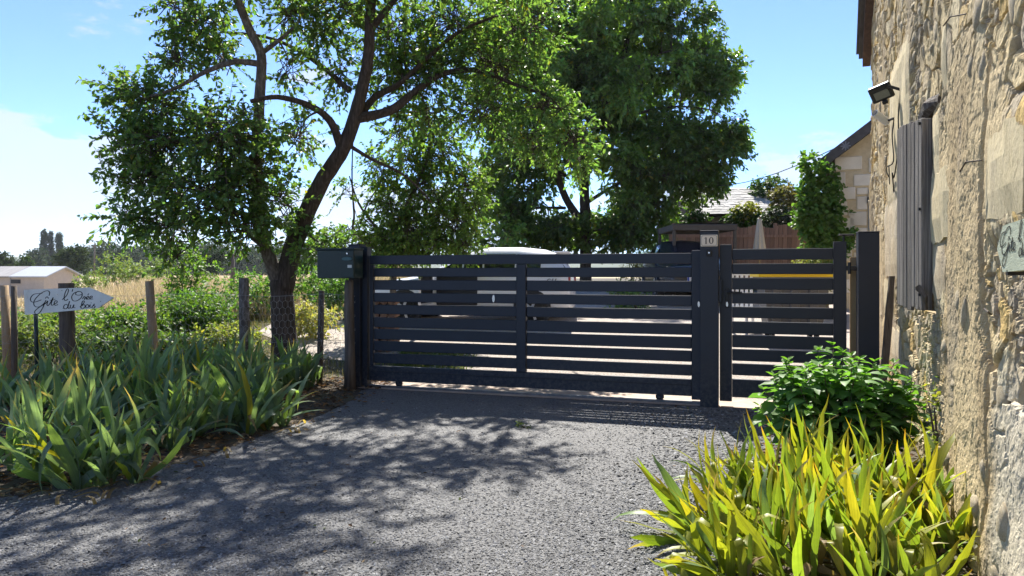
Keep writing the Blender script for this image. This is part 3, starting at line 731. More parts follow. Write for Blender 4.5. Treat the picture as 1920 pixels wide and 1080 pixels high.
# ------------------------------------------------------------------ gates
GM = Matrix(((GA[0], GN[0], 0), (GA[1], GN[1], 0), (0, 0, 1)))          # local x along the gate, local y into the courtyard
def gl(s, d, z): return Vector((*gp(s, d), z))
RAILS = [(1.557, 1.671), (1.403, 1.514), (1.239, 1.363), (1.088, 1.202), (.934, 1.051), (.767, .894), (.616, .747), (.472, .596), (.318, .442), (.097, .281)]
sg = thing("sliding_gate", "wide dark anthracite sliding gate with horizontal slats and a middle upright", "gate", gl(2.0, .05, 0))
def gbox(par, name, s0, s1, d0, d1, z0, z1, mat=M_anth, bev=.004, smooth=None):
    mb = MB(); mb.box(gl((s0 + s1) / 2, (d0 + d1) / 2, (z0 + z1) / 2), (s1 - s0, d1 - d0, z1 - z0), GM, bev); return rel(mb, name, mat, par, smooth)
gbox(sg, "top_rail", .0, 3.965, .03, .085, *RAILS[0]); gbox(sg, "bottom_rail", .0, 3.965, .025, .09, *RAILS[-1])
gbox(sg, "bottom_rail_lip", .0, 3.965, .018, .0245, .215, .222, M_black, 0)
gbox(sg, "upright", 1.946, 2.066, .02, .08, .284, 1.554); gbox(sg, "upright", 3.967, 4.063, .02, .09, .06, 1.70)
gbox(sg, "upright", .0, .055, .03, .08, .284, 1.554)
for z0, z1 in RAILS[1:-1]:
    gbox(sg, "slat", .057, 1.944, .04, .068, z0, z1, bev=.006); gbox(sg, "slat", 2.068, 3.965, .04, .068, z0, z1, bev=.006)
for s_ in (.40, 3.62):
    w = gbox(sg, "wheel_bracket", s_ - .045, s_ + .045, .035, .08, .045, .098, bev=.012)
    mb = MB(); mb.tube([gl(s_, .045, .05), gl(s_, .07, .05)], .035, 16); rel(mb, "wheel", M_black, sg)
def oval(par, s, z, d, w=.016, h=.045):
    mb = MB(); pts = [(math.cos(a) * w, math.sin(a) * h) for a in np.linspace(0, 6.283, 17)[:-1]]; mb.prism(pts, .01, GM, gl(s, d, z)); return rel(mb, "lock_cylinder", M_steel, par)
oval(sg, 1.66, 1.145, .036); 
oval(sg, 4.045, 1.11, .016, .012, .032)
tag(MB.obj((lambda m: (m.box(gl(2.1, .052, .025), (4.3, .05, .03), GM), m)[1])(MB()), "gate_track", M_track), "steel ground rail running under the wide sliding gate", "rail")

def square_post(label, s0, s1, d0, d1, z1, name="gate_post"):
    t = thing(name, label, "post", gl((s0 + s1) / 2, (d0 + d1) / 2, 0), "anthracite gate posts")
    gbox(t, "post", s0, s1, d0, d1, -.05, z1); gbox(t, "cap", s0 - .004, s1 + .004, d0 - .004, d1 + .004, z1, z1 + .014, bev=.005); return t
np_ = square_post("anthracite gate post bearing the cream house number 10", 4.068, 4.259, -.13, .015, 1.895)
s0, s1, z0, z1 = 4.075, 4.252, 1.735, 1.86
gbox(np_, "number_plate", s0, s1, -.142, -.131, z0, z1, M_plate, .004)
ofp = gl((s0 + s1) / 2, -.1428, (z0 + z1) / 2)
def fontmesh(txt, size, mat, M, off, name):
    cu = bpy.data.curves.new("text", 'FONT'); cu.body = txt; cu.size = size; cu.align_x = 'CENTER'; cu.align_y = 'CENTER'
    to = bpy.data.objects.new("text", cu); C.objects.link(to); dg = bpy.context.evaluated_depsgraph_get()
    me = bpy.data.meshes.new_from_object(to.evaluated_get(dg)); bpy.data.objects.remove(to); bpy.data.curves.remove(cu); me.name = name
    me.materials.clear(); me.materials.append(mat)
    me.transform(Matrix.Translation(off) @ M.to_4x4() @ Matrix.Rotation(R(90), 4, 'X')); return me
dig = MB()
H = .072; S_ = 1
def dpoly(pts): dig.add([GM @ Vector((x, 0, z)) + ofp for x, z in pts], [tuple(range(len(pts)))])
dpoly([(-.038, -.033), (-.026, -.033), (-.026, .034), (-.038, .034)])
dpoly([(-.046, -.037), (-.018, -.037), (-.018, -.0335), (-.046, -.0335)]); dpoly([(-.0385, .0335), (-.0385, .027), (-.049, .019), (-.049, .024)])
ring_o = [(.022 + math.cos(a) * .024, math.sin(a) * .036) for a in np.linspace(0, 6.283, 33)[:-1]]
ring_i = [(.022 + math.cos(a) * .0115, math.sin(a) * .031) for a in np.linspace(0, 6.283, 33)[:-1]]
dig.add([GM @ Vector((x, 0, z)) + ofp for x, z in ring_o + ring_i], [(i, (i + 1) % 32, 32 + (i + 1) % 32, 32 + i) for i in range(32)])
rel(dig, "digits", M_brown, np_)
bd = MB(); w_, h_ = .080, .054
ib = [(-w_ + .012, -h_), (w_ - .012, -h_), (w_, -h_ + .012), (w_, h_ - .012), (w_ - .012, h_), (-w_ + .012, h_), (-w_, h_ - .012), (-w_, -h_ + .012)]
for i in range(8):
    a, b = ib[i], ib[(i + 1) % 8]; q = [a, b, (b[0] * .965, b[1] * .955), (a[0] * .965, a[1] * .955)]
    bd.add([GM @ Vector((x, 0, z)) + ofp for x, z in q], [(0, 1, 2, 3)])
rel(bd, "plate_border", M_brown, np_)
gbox(np_, "photocell", 4.135, 4.19, -.155, -.131, 1.63, 1.70, M_black, .006)
mb = MB(); mb.tube([gl(4.163, -.1555, 1.668), gl(4.163, -.158, 1.668)], .009, 10); rel(mb, "photocell_lens", M_steel, np_)
gbox(np_, "latch_plate", 4.259, 4.292, -.10, -.02, 1.14, 1.38, M_anth, .003)

pg = thing("pedestrian_gate", "narrow dark anthracite garden gate with slats beside house number post", "gate", gl(4.9, .0, 0))
gbox(pg, "upright", 4.268, 4.394, -.03, .03, .07, 1.757); gbox(pg, "upright", 5.402, 5.525, -.03, .03, .07, 1.775)
for i, (z0, z1) in enumerate(RAILS):
    if i == len(RAILS) - 1: gbox(pg, "bottom_rail", 4.396, 5.40, -.025, .025, z0 + .02, z1 + .03)
    else: gbox(pg, "top_rail" if i == 0 else "slat", 4.396, 5.40, -.016, .016, z0 + .035, z1 + .038, bev=.006)
mb = MB(); mb.tube([gl(4.345, -.03, 1.245), gl(4.345, -.075, 1.245)], .022, 12); mb.tube([gl(4.345, -.07, 1.245), gl(4.37, -.078, 1.245), gl(4.50, -.075, 1.243)], [.012, .011, .009], 10); rel(mb, "handle", M_black, pg)
gbox(pg, "handle_plate", 4.325, 4.367, -.04, -.031, 1.08, 1.29, M_black, .004)
oval(pg, 4.345, 1.115, -.045, .011, .028)
for z_ in (.35, 1.5):
    mb = MB(); mb.tube([gl(5.552, -.02, z_ - .06), gl(5.552, -.02, z_ + .06)], .016, 10); mb.box(gl(5.575, -.02, z_), (.10, .012, .05), GM, .003); rel(mb, "hinge", M_black, pg)
hs = gl(5.50, .0, 1.79)
lm = MB(); lm.tube([hs - Vector((0, 0, .02)), hs + Vector((0, 0, .05))], .012, 8); lm.box(hs + Vector((.03, 0, .055)), (.15, .07, .02), GM, .008); rel(lm, "solar_lamp", M_black, pg)  # small black solar lamp, unlit, on a short stem over the upright
rp = square_post("tall plain anthracite post between the narrow gate and stone wall", 5.630, 5.825, -.08, .11, 1.86)
gbl = thing("pine_board", "upright pale pine board behind the tall dark post", "board", gl(5.60, .06, 0))
gbox(gbl, "board", 5.575, 5.64, .13, .165, -.02, 1.62, M_plank)
sk = thing("leaning_plank", "old grey plank leaning on the dark post beside the wall", "plank", gl(5.80, -.25, 0))
mb = MB(); a, b = gl(5.78, -.32, -.02), gl(5.93, -.12, 1.42)
q = smooth3([a, a.lerp(b, .5) + Vector((.01, 0, 0)), b], 4); dv = (b - a).normalized()
for i in range(len(q) - 1):
    c_ = (q[i] + q[i + 1]) / 2
mb.add([p + Vector((sx * .035 * (.75 if i > 6 else 1), sy * .012, 0)) for i, p in enumerate(q) for sx, sy in ((-1, -1), (1, -1), (1, 1), (-1, 1))],
       [(i * 4 + k, i * 4 + (k + 1) % 4, i * 4 + 4 + (k + 1) % 4, i * 4 + 4 + k) for i in range(len(q) - 1) for k in range(4)] + [(3, 2, 1, 0), tuple((len(q) - 1) * 4 + k for k in range(4))])
rel(mb, "plank", M_wood, sk)
# left gate posts, mailbox and its log
square_post("dark receiving post at left end of the sliding gate", -.085, -.015, .0, .11, 1.765)
square_post("anthracite post standing right behind the green letterbox", -.25, -.088, -.06, .10, 1.80)
lg = thing("log_post", "split brown log standing under the green letterbox", "post", gl(-.16, -.2, 0))
mb = MB(); mb.tube([gl(-.15, -.19, -.05), gl(-.155, -.18, .5), gl(-.17, -.18, 1.0), gl(-.17, -.18, 1.36)], [.075, .06, .058, .054], 12, jitter=.07); rel(mb, "log", M_wood, lg, True)
mbx = thing("letterbox", "dark green metal letterbox with a wide body and small label", "letterbox", gl(-.3, -.25, 1.38))
gbox(mbx, "body", -.555, -.032, -.29, -.07, 1.385, 1.735, M_green, .006)
gbox(mbx, "lid", -.57, -.02, -.31, -.065, 1.737, 1.757, M_green, .004)
gbox(mbx, "door", -.228, -.036, -.30, -.2905, 1.40, 1.72, M_green, .004)
dr = mbx.children[-1]
mb = MB(); pts = [(math.cos(a) * .07, math.sin(a) * .022) for a in np.linspace(0, 6.283, 21)[:-1]]; mb.prism(pts, .012, GM, gl(-.125, -.305, 1.625)); rel(mb, "slot_cover", surf("teal_plastic", two((.03, .11, .12), .8), 9, .3, 0), mbx)
gbox(mbx, "name_label", -.118, -.06, -.304, -.3006, 1.515, 1.55, surf("label_paper", two((.6, .62, .58), .9), 9, .5, 0), 0)
mb = MB(); mb.tube([gl(-.125, -.30, 1.69), gl(-.125, -.306, 1.69)], .011, 12); rel(mb, "lock", M_steel, mbx)

# ------------------------------------------------------------------ wire fence
FL = [(-1.97, 9.42), (-2.5, 9.76), (-3.65, 10.1), (-4.97, 10.2), (-5.95, 9.72), (-6.5, 9.5), (-8.4, 9.0)]
wf = thing("wire_fence", "old wire netting fence on mixed wooden posts behind the iris bed", "fence", (-4, 9.9, 0))
def fpost(px, Y, py_top, r, mat, n=9, lean=0, sq=False):
    b = P(px, 0, Y); z = EYE - (py_top - HY) * Y / FPX; z0 = -.1
    mb = MB()
    if sq: mb.box((b.x, Y, z / 2), (r * 2, r * 1.6, z), None, .004)
    else: mb.tube([(b.x + lean, Y, z0), (b.x + lean * .5, Y, z * .5), (b.x, Y, z)], [r, r * .97, r * .9], n, jitter=.05)
    rel(mb, "post", mat, wf, not sq)
fpost(603, 9.76, 545, .042, M_wood, lean=-.03); fpost(457, 10.1, 521, .075, M_bark2, lean=.03); fpost(280, 10.2, 527, .062, M_woodtan, lean=.09)
fpost(8, 9.55, 535, .055, M_woodtan, lean=.06); fpost(26, 9.5, 536, .038, M_wood, lean=.01); fpost(66, 9.6, 560, .026, M_green, lean=.03)
def netting():
    pts = [Vector((*p, 0)) for p in FL]; segs = [(pts[i], pts[i + 1]) for i in range(len(pts) - 1)]
    tot = [0]
    for a, b in segs: tot.append(tot[-1] + (b - a).length)
    def at(s, z):
        for i, (a, b) in enumerate(segs):
            if s <= tot[i + 1] or i == len(segs) - 1:
                t = (s - tot[i]) / (tot[i + 1] - tot[i]); p = a.lerp(b, t); break
        sag = .03 * math.sin(s * 2.1) * (z - .4)
        return Vector((p.x, p.y + sag - .055, z + .02 * math.sin(s * 3.3)))
    mb = MB(); w, h = .085, .115; nx = int(tot[-1] / w); nz = 13
    ths = .0018
    def wire(a, b):
        d = (b - a).normalized(); p = d.orthogonal().normalized(); q = d.cross(p); o = len(mb.v)
        for e in (a, b):
            for k in range(3): an = k * 2.094; mb.v.append(tuple(e + (p * math.cos(an) + q * math.sin(an)) * ths))
        for k in range(3): mb.f.append((o + k, o + (k + 1) % 3, o + 3 + (k + 1) % 3, o + 3 + k))
    for j in range(nz):
        z0 = .04 + j * h * .75
        for i in range(nx):
            s = (i + (.5 if j % 2 else 0)) * w
            a = at(s, z0); wire(a, at(s + w / 2, z0 + h * .25)); wire(a, at(s - w / 2 if s > w / 2 else s, z0 + h * .25))
            wire(at(s + w / 2, z0 + h * .25), at(s + w / 2, z0 + h * .75))
    ths = .0022
    for z in (.02, .55, 1.16):
        s = 0
        while s < tot[-1] - .2: wire(at(s, z), at(s + .2, z)); s += .2
    o = rel(mb, "netting", M_wire, wf)
netting()

# ------------------------------------------------------------------ trees
def tree_parts(t, limbs, blobs, r, spray_len, K, L, W, T, mat, col, up=.2, droop=.2, bark=M_bark, twigmat=M_twig, seg=8, twig_r=.006, leafcount=None, hang=0):
    """limbs: list of (points, r0, r1, material); blobs: (centre, radii, n sprays, colour gain)"""
    nodes_ = []
    for pts, r0, r1, m_, nm in limbs:
        q = smooth3(pts, 5); mb = MB(); rad = [r0 + (r1 - r0) * (i / (len(q) - 1)) ** .8 for i in range(len(q))]
        if nm == "trunk":
            rad[0] *= 1.3; rad[1] *= 1.12
        mb.tube(q, rad, 14 if r0 > .1 else seg, jitter=.05 if r0 > .06 else .08); rel(mb, nm, m_, t, True)
        nodes_ += [(p, ra) for p, ra in zip(q, rad)]
    NP = np.array([tuple(p) for p, _ in nodes_])
    tw = MB(); PP, AA, NN, CC = [], [], [], []
    for c, rad, n, gain in blobs:
        c = np.array(c, float)
        i = int(np.argmin(((NP - c[None]) ** 2).sum(1) + np.where(NP[:, 2] > c[2] + .5, .6, 0)))
        a = Vector(NP[i]); b = Vector(c); mid = a.lerp(b, .5) + Vector((random.uniform(-.1, .1), random.uniform(-.1, .1), .12 * (b - a).length))
        ra = min(nodes_[i][1] * .6, .035 * max(.4, (b - a).length))
        tw.tube(smooth3([a, mid, b], 4), [max(.008, ra * (1 - .75 * k / 8)) for k in range(9)], 6, cap=False)
        st, dr, ln, p, ax, nr = sprays(c, rad, n, spray_len, K, r, up=up, droop=droop)
        for k in range(0, n):
            s0 = Vector(st[k]); e = s0 + Vector(dr[k]) * float(ln[k, 0]); e.z -= droop * float(ln[k, 0])
            tw.tube([b.lerp(s0, .25) if k % 3 == 0 else s0 - Vector(dr[k]) * spray_len * .8, s0, e], [twig_r * 1.5, twig_r, twig_r * .4], 3, cap=False)
        if hang: ax = nrm(ax + np.array([0, 0, -hang])[None])
        PP.append(p); AA.append(ax); NN.append(nr); CC.append(tint(len(p), np.array(col) * gain, .3, .14, r))
    p, ax, nr, c = map(np.concatenate, (PP, AA, NN, CC)); N = len(p)
    l = L * r.uniform(.65, 1.2, N); w = W * r.uniform(.7, 1.2, N)
    # a few leaves are missing or yellowing
    yl = r.random(N) < .012; c[yl] = np.array([.28, .24, .04])
    rel(tw, "twigs", twigmat, t, True)
    return p, ax, nr, l, w, c
def add_foliage(t, p, ax, nr, l, w, c, T, mat, name="foliage"):
    loc = np.array(tuple(t.location)); me = leaf_mass(name, p - loc[None], ax, nr, l, w, c, T, mat); return tag(link(name, me, t), kind="stuff")

def B(px, py, Y, rx, ry, n, gain=1.0, ryd=None):
    c = P(px, py, Y); s = Y / FPX; return (tuple(c), (rx * s, (ryd if ryd else (rx + ry) / 2 * s * 1.1), ry * s), int(n * (1.75 if Y < 13 else (2.0 if Y < 15 else 1.25))), gain)
TY = 11.6
rt = np.random.default_rng(21)
plum = thing("plum_tree", "old leaning plum tree with forked dark trunk by the wire fence", "tree", (P(532, 0, TY).x, TY, 0))
q = lambda px, py, dy=0: P(px, py, TY + dy)
limbs = [
 ([Vector((P(533, 0, TY).x, TY, -.05)), q(533, 640), q(530, 580), q(527, 525)], .21, .165, M_bark, "trunk"),
 ([q(530, 545), q(552, 455, .05), q(598, 350, .05), q(645, 275, 0), q(672, 195, 0), q(690, 110, -.1), q(694, 30, -.2), q(700, -60, -.4), q(690, -160, -.7)], .165, .05, M_bark, "limb"),
 ([q(528, 545), q(498, 460, -.1), q(484, 380, -.2), q(482, 280, -.3), q(487, 180, -.4), q(490, 105, -.5), q(470, 60, -.6), q(442, -10, -.8), q(420, -90, -1.1)], .115, .05, M_bark2, "limb"),
 ([q(640, 280), q(620, 228, -.2), q(580, 198, -.4), q(520, 182, -.7), q(470, 190, -.9)], .075, .03, M_bark, "branch"),
 ([q(488, 120, -.5), q(440, 116, -.7), q(385, 135, -.8), q(330, 165, -.9), q(270, 185, -1)], .055, .018, M_bark2, "branch"),
 ([q(668, 222), q(730, 208, .2), q(775, 175, .4), q(815, 145, .5), q(860, 132, .6), q(905, 135, .6), q(970, 160, .5), q(1030, 180, .4)], .085, .022, M_bark, "branch"),
 ([q(655, 250), q(700, 185, .3), q(745, 160, .4), q(800, 110, .4), q(860, 60, .3), q(930, 30, .1)], .07, .02, M_bark, "branch"),
 ([q(655, 170), q(610, 130, .3), q(560, 95, .5), q(500, 70, .6), q(420, 60, .5)], .05, .02, M_bark, "branch"),
 ([q(490, 100, -.5), q(530, 70, -.3), q(560, 40, -.3), q(562, 15, -.3)], .04, .015, M_bark2, "branch"),
 ([q(486, 330, -.3), q(430, 350, -.5), q(350, 370, -.7), q(260, 400, -.8)], .045, .015, M_bark2, "branch"),
 ([q(500, 465, -.1), q(468, 440, -.3), q(455, 400, -.5), q(447, 340, -.6)], .04, .02, M_bark2, "branch"),
 ([q(483, 260, -.3), q(420, 250, -.6), q(330, 260, -.8), q(240, 250, -.9)], .045, .014, M_bark2, "branch"),
 ([q(692, 60, -.1), q(740, 0, -.4), q(800, -60, -.8), q(880, -110, -1.2)], .06, .02, M_bark, "branch"),
 ([q(690, -100, -.5), q(660, -170, -1.3), Vector((-2.6, 9.6, 7.2)), Vector((-2.4, 8.2, 7.6))], .06, .02, M_bark, "branch"),
 ([q(420, -80, -1.1), Vector((-4.6, 9.4, 6.8)), Vector((-4.6, 8.2, 7.2))], .05, .02, M_bark2, "branch"),
 ([q(650, 270), q(700, 300, .2), q(760, 330, .4), q(810, 380, .5)], .035, .012, M_bark, "branch"),
]
b1 = [B(245, 165, 10.9, 50, 28, 26), B(300, 200, 11.0, 65, 40, 42), B(235, 255, 10.9, 42, 42, 36), B(315, 270, 10.8, 75, 55, 70), B(275, 335, 10.9, 65, 45, 55),
      B(240, 405, 10.9, 38, 24, 22), B(320, 425, 10.9, 65, 32, 44), B(390, 360, 10.7, 80, 60, 85), B(420, 250, 10.7, 80, 62, 85), B(465, 320, 11.0, 60, 60, 55),
      B(455, 420, 10.9, 60, 45, 48), B(330, 480, 11.0, 16, 22, 8), B(520, 380, 11.3, 45, 60, 30), B(560, 260, 11.5, 40, 55, 24, 1.15),
      B(380, 45, 11.3, 60, 55, 52), B(340, 110, 11.2, 38, 40, 28), B(420, 110, 11.3, 35, 30, 12), B(330, 15, 11.4, 30, 30, 14), B(540, 30, 11.4, 50, 40, 26), B(545, 130, 11.6, 40, 35, 14),
      B(600, 60, 11.8, 50, 45, 28), B(640, 15, 11.6, 60, 40, 36), B(635, 140, 11.8, 32, 45, 18), B(560, 450, 11.6, 35, 28, 12, 1.2), B(620, 470, 11.2, 50, 22, 26, 1.1),
      B(740, 60, 12.6, 80, 65, 85), B(850, 40, 12.5, 90, 60, 90), B(800, 130, 12.5, 80, 55, 75), B(930, 120, 12.3, 80, 65, 80, 1.1), B(990, 50, 12.3, 70, 55, 55, 1.15),
      B(1020, 200, 12.1, 55, 45, 44, 1.2), B(1070, 260, 12.0, 40, 38, 34, 1.3), B(1085, 300, 12.0, 28, 24, 16, 1.3), B(900, 210, 12.4, 75, 45, 50, 1.1), B(800, 215, 12.5, 65, 40, 36, 1.1), B(725, 140, 12.7, 40, 60, 28),
      B(740, 250, 12.6, 40, 35, 14, 1.2), B(1000, 270, 12.1, 50, 35, 26, 1.2),
      B(430, -70, 10.8, 90, 60, 60), B(560, -60, 11.2, 100, 60, 60), B(700, -70, 11.0, 110, 70, 80), B(850, -80, 10.8, 110, 70, 80), B(980, -60, 10.8, 80, 60, 50), B(620, -180, 10.6, 120, 70, 60), B(780, -200, 10.4, 120, 70, 60)]
for c, rad, n in (((-2.7, 9.3, 7.2), (1.0, .8, .5), 70), ((-2.2, 8.2, 7.5), (.9, .7, .45), 60), ((-4.5, 9.0, 6.9), (.9, .8, .5), 64), ((-4.6, 8.0, 7.2), (.8, .6, .4), 46), ((-1.2, 9.2, 7.0), (.9, .7, .5), 60),
                  ((-3.5, 8.0, 7.6), (.8, .6, .4), 44), ((-5.9, 9.4, 6.4), (.8, .7, .5), 46), ((-3.4, 10.4, 7.6), (1.1, .7, .5), 56), ((-1.0, 10.3, 7.4), (1, .7, .5), 52), ((-6.6, 8.4, 6.3), (.8, .7, .4), 40), ((-1.7, 7.3, 7.4), (.7, .6, .35), 34)):
    b1.append((c, rad, int(n * 1.1), 1.0))
p, ax, nr, l, w, c = tree_parts(plum, limbs, b1, rt, .40, 12, .09, .055, T_OVAL, L_plum, (.118, .195, .07), up=.15, droop=.2)
near = np.argsort(p[:, 1] + np.where((p[:, 2] - EYE) / p[:, 1] * FPX > 500, 50, 0))[:290]
mask = np.ones(len(p), bool); mask[near] = False
add_foliage(plum, p[mask], ax[mask], nr[mask], l[mask], w[mask], c[mask], T_OVAL, L_plum)
lv = []
for k in range(10):
    one = leaf_mass("leaf", np.zeros((1, 3)), np.array([[1., 0, 0]]), np.array([[0, 0, 1.]]), .085, .052, tint(1, (.118, .195, .07), .3, .15, rt), T_OVAL, L_plum); lv.append(one)
def leaf_matrix(pos, a, n_, s=1.0):
    a = Vector(a).normalized(); n_ = Vector(n_); b = n_.cross(a).normalized(); n2 = a.cross(b)
    return Matrix.Translation(pos) @ Matrix((a * s, b * s, n2 * s)).transposed().to_4x4()
for i in near:
    o = link("leaf", lv[i % 10], plum); o.matrix_local = leaf_matrix(Vector(p[i]) - plum.location, ax[i], nr[i], float(l[i] / .085))
tree_leaf_count = len(p)

# big drooping-leaved tree behind the cars
rt = np.random.default_rng(31)
WY = 26.0
wal = thing("walnut_tree", "big dark green tree with drooping leaves behind the white car", "tree", (P(1098, 0, WY).x, WY, gzf(P(1098, 0, WY).x, WY)))
q = lambda px, py, dy=0: P(px, py, WY + dy)
gb = gzf(P(1098, 0, WY).x, WY)
limbs = [([Vector((P(1098, 0, WY).x, WY, gb - .05)), q(1098, 470), q(1098, 420), q(1097, 390)], .2, .19, M_bark, "trunk"),
         ([q(1097, 400), q(1098, 330), q(1120, 240, .2), q(1160, 140, .3), q(1180, 50, .3), q(1185, -10, 0)], .19, .06, M_bark, "limb"),
         ([q(1090, 415), q(1060, 370, -.2), q(1042, 310, -.3), q(1030, 220, -.2), q(1040, 120, 0), q(1050, 0, .3)], .15, .05, M_bark, "limb"),
         ([q(1100, 340), q(1090, 250, .8), q(1080, 130, 1.0), q(1110, 0, .8)], .12, .05, M_bark, "limb"),
         ([q(1110, 270, .2), q(1180, 220, -.4), q(1260, 200, -.7), q(1330, 205, -.9)], .08, .02, M_bark, "branch"),
         ([q(1060, 330, -.2), q(1000, 300, -.6), q(930, 310, -.9)], .07, .02, M_bark, "branch"),
         ([q(1100, 380), q(1170, 340, -.3), q(1240, 330, -.5), q(1310, 320, -.7)], .07, .02, M_bark, "branch"),
         ([q(1060, 390, -.1), q(1000, 390, -.5), q(940, 400, -.7)], .06, .02, M_bark, "branch"),
         ([q(1150, 160, .3), q(1240, 100, 0), q(1330, 90, -.2)], .07, .02, M_bark, "branch")]
def W_(px, py, dy, rx, ry, n, g=1.0): return B(px, py, WY + dy, rx, ry, n, g)
b2 = []
r_ = random.Random(5)
OUT = [(905, 300), (900, 440), (1235, 445), (1250, 380), (1280, 372), (1330, 345), (1372, 330), (1392, 250), (1355, 215), (1388, 100), (1330, 40), (1300, -40), (1200, -50), (1000, -50), (900, -40), (890, 120)]
def inpoly(x, y, poly):
    ins = False; j = len(poly) - 1
    for i in range(len(poly)):
        xi, yi = poly[i]; xj, yj = poly[j]
        if (yi > y) != (yj > y) and x < (xj - xi) * (y - yi) / (yj - yi) + xi: ins = not ins
        j = i
    return ins
tries = 0
while len(b2) < 250 and tries < 9000:
    tries += 1; x, y = r_.uniform(880, 1400), r_.uniform(-50, 450)
    if not inpoly(x, y, OUT): continue
    if 1030 < x < 1165 and 325 < y < 405: continue
    edge = min(abs(x - 1385), 200) / 200
    dy = r_.choice((-1, 1)) * r_.uniform(.2, 2.3) * max(.25, edge)
    rr = r_.uniform(24, 40)
    b2.append(W_(x, y, dy, rr, rr * .75, int(30 + 12 * r_.random()), r_.choice((.65, .85, 1.0, 1.25, 1.6))))
for x, y, rx, ry, n in ((1362, 245, 26, 18, 26), (1385, 235, 14, 12, 12), (1375, 290, 16, 22, 16), (1348, 325, 18, 16, 16), (1285, 350, 22, 12, 14), (1370, 110, 16, 14, 14), (1335, 75, 20, 16, 18), (1335, 150, 25, 20, 22), (1318, 45, 20, 14, 16), (1245, 388, 18, 14, 12), (1220, 420, 26, 18, 22), (1180, 445, 30, 16, 26), (1060, 40, 34, 26, 36), (1072, 110, 32, 28, 36), (1050, 175, 32, 28, 34), (1075, 10, 30, 22, 30), (1120, 20, 30, 22, 30), (930, 452, 34, 18, 44), (985, 448, 36, 20, 50), (1040, 455, 36, 18, 50), (1090, 452, 34, 16, 40), (1140, 455, 34, 16, 46), (1195, 448, 30, 16, 40), (1235, 425, 20, 16, 22), (960, 415, 34, 20, 40), (1010, 425, 30, 16, 30), (1160, 425, 34, 18, 36), (985, 350, 36, 28, 40), (930, 370, 34, 28, 40), (1010, 300, 34, 26, 36), (1040, 240, 30, 24, 30), (960, 290, 34, 28, 36), (1175, 395, 26, 18, 24)):
    b2.append(W_(x, y, -.3, rx, ry, n))
p, ax, nr, l, w, c = tree_parts(wal, limbs, b2, rt, .40, 10, .18, .095, T_LEAFW, L_cherry, (.125, .19, .055), up=.25, droop=.2, hang=.15, twig_r=.004)
add_foliage(wal, p, ax, nr, l, w, c, T_LEAFW, L_cherry)

# light green apple tree at the courtyard edge
rt = np.random.default_rng(41)
AY = 13.6
apl = thing("apple_tree", "lighter green fruit tree with twiggy low branches behind the sliding gate", "tree", (P(735, 0, AY).x, AY, gzf(P(735, 0, AY).x, AY)))
q = lambda px, py, dy=0: P(px, py, AY + dy)
limbs = [([Vector((P(735, 0, AY).x, AY, gzf(P(735, 0, AY).x, AY) - .05)), q(738, 520), q(745, 440), q(770, 370), q(800, 300), q(815, 240)], .07, .03, M_bark2, "trunk"),
         ([q(742, 470), q(700, 420), q(672, 380), q(655, 330)], .035, .012, M_bark2, "branch"), ([q(741, 490), q(668, 440, -.1), q(664, 400, -.1), q(660, 330, -.1), q(662, 260, -.1)], .03, .01, M_bark2, "branch"),
         ([q(675, 420), q(690, 380), q(715, 340), q(720, 300)], .02, .007, M_bark2, "branch"), ([q(760, 390), q(820, 390), q(870, 420)], .035, .012, M_bark2, "branch"),
         ([q(780, 350), q(840, 320), q(880, 340)], .03, .01, M_bark2, "branch"), ([q(750, 430), q(800, 440), q(850, 455)], .03, .01, M_bark2, "branch")]
b3 = [B(x, y, AY + d, rx, ry, n, g) for x, y, d, rx, ry, n, g in ((770, 300, .2, 55, 45, 60, 1), (830, 280, 0, 60, 45, 60, 1), (870, 350, -.2, 42, 45, 60, 1.1), (800, 370, 0, 60, 45, 75, 1), (850, 420, -.2, 52, 38, 65, 1.1),
      (770, 425, -.1, 55, 40, 60, 1), (870, 460, -.3, 30, 22, 30, 1.2), (800, 455, -.3, 55, 25, 50, 1.15), (735, 385, 0, 34, 45, 40, 1), (720, 335, .1, 28, 34, 22, 1.1), (760, 460, -.2, 34, 22, 34, 1.1), (700, 455, .1, 30, 26, 26, 1.15), (725, 450, 0, 32, 28, 30, 1.2), (700, 300, 0, 24, 40, 9, 1.1), (690, 415, 0, 26, 24, 9, 1.1), (655, 360, 0, 22, 40, 7, 1.1), (650, 440, 0, 30, 22, 14, 1.2), (800, 235, .3, 40, 30, 30, 1), (890, 390, -.3, 22, 25, 16, 1.2), (740, 480, -.1, 40, 18, 24, 1.2))]
p, ax, nr, l, w, c = tree_parts(apl, limbs, b3, rt, .32, 12, .075, .046, T_OVAL, L_bush, (.135, .21, .06), up=-.05, droop=.3, twig_r=.005, bark=M_bark2)
add_foliage(apl, p, ax, nr, l, w, c, T_OVAL, L_bush)

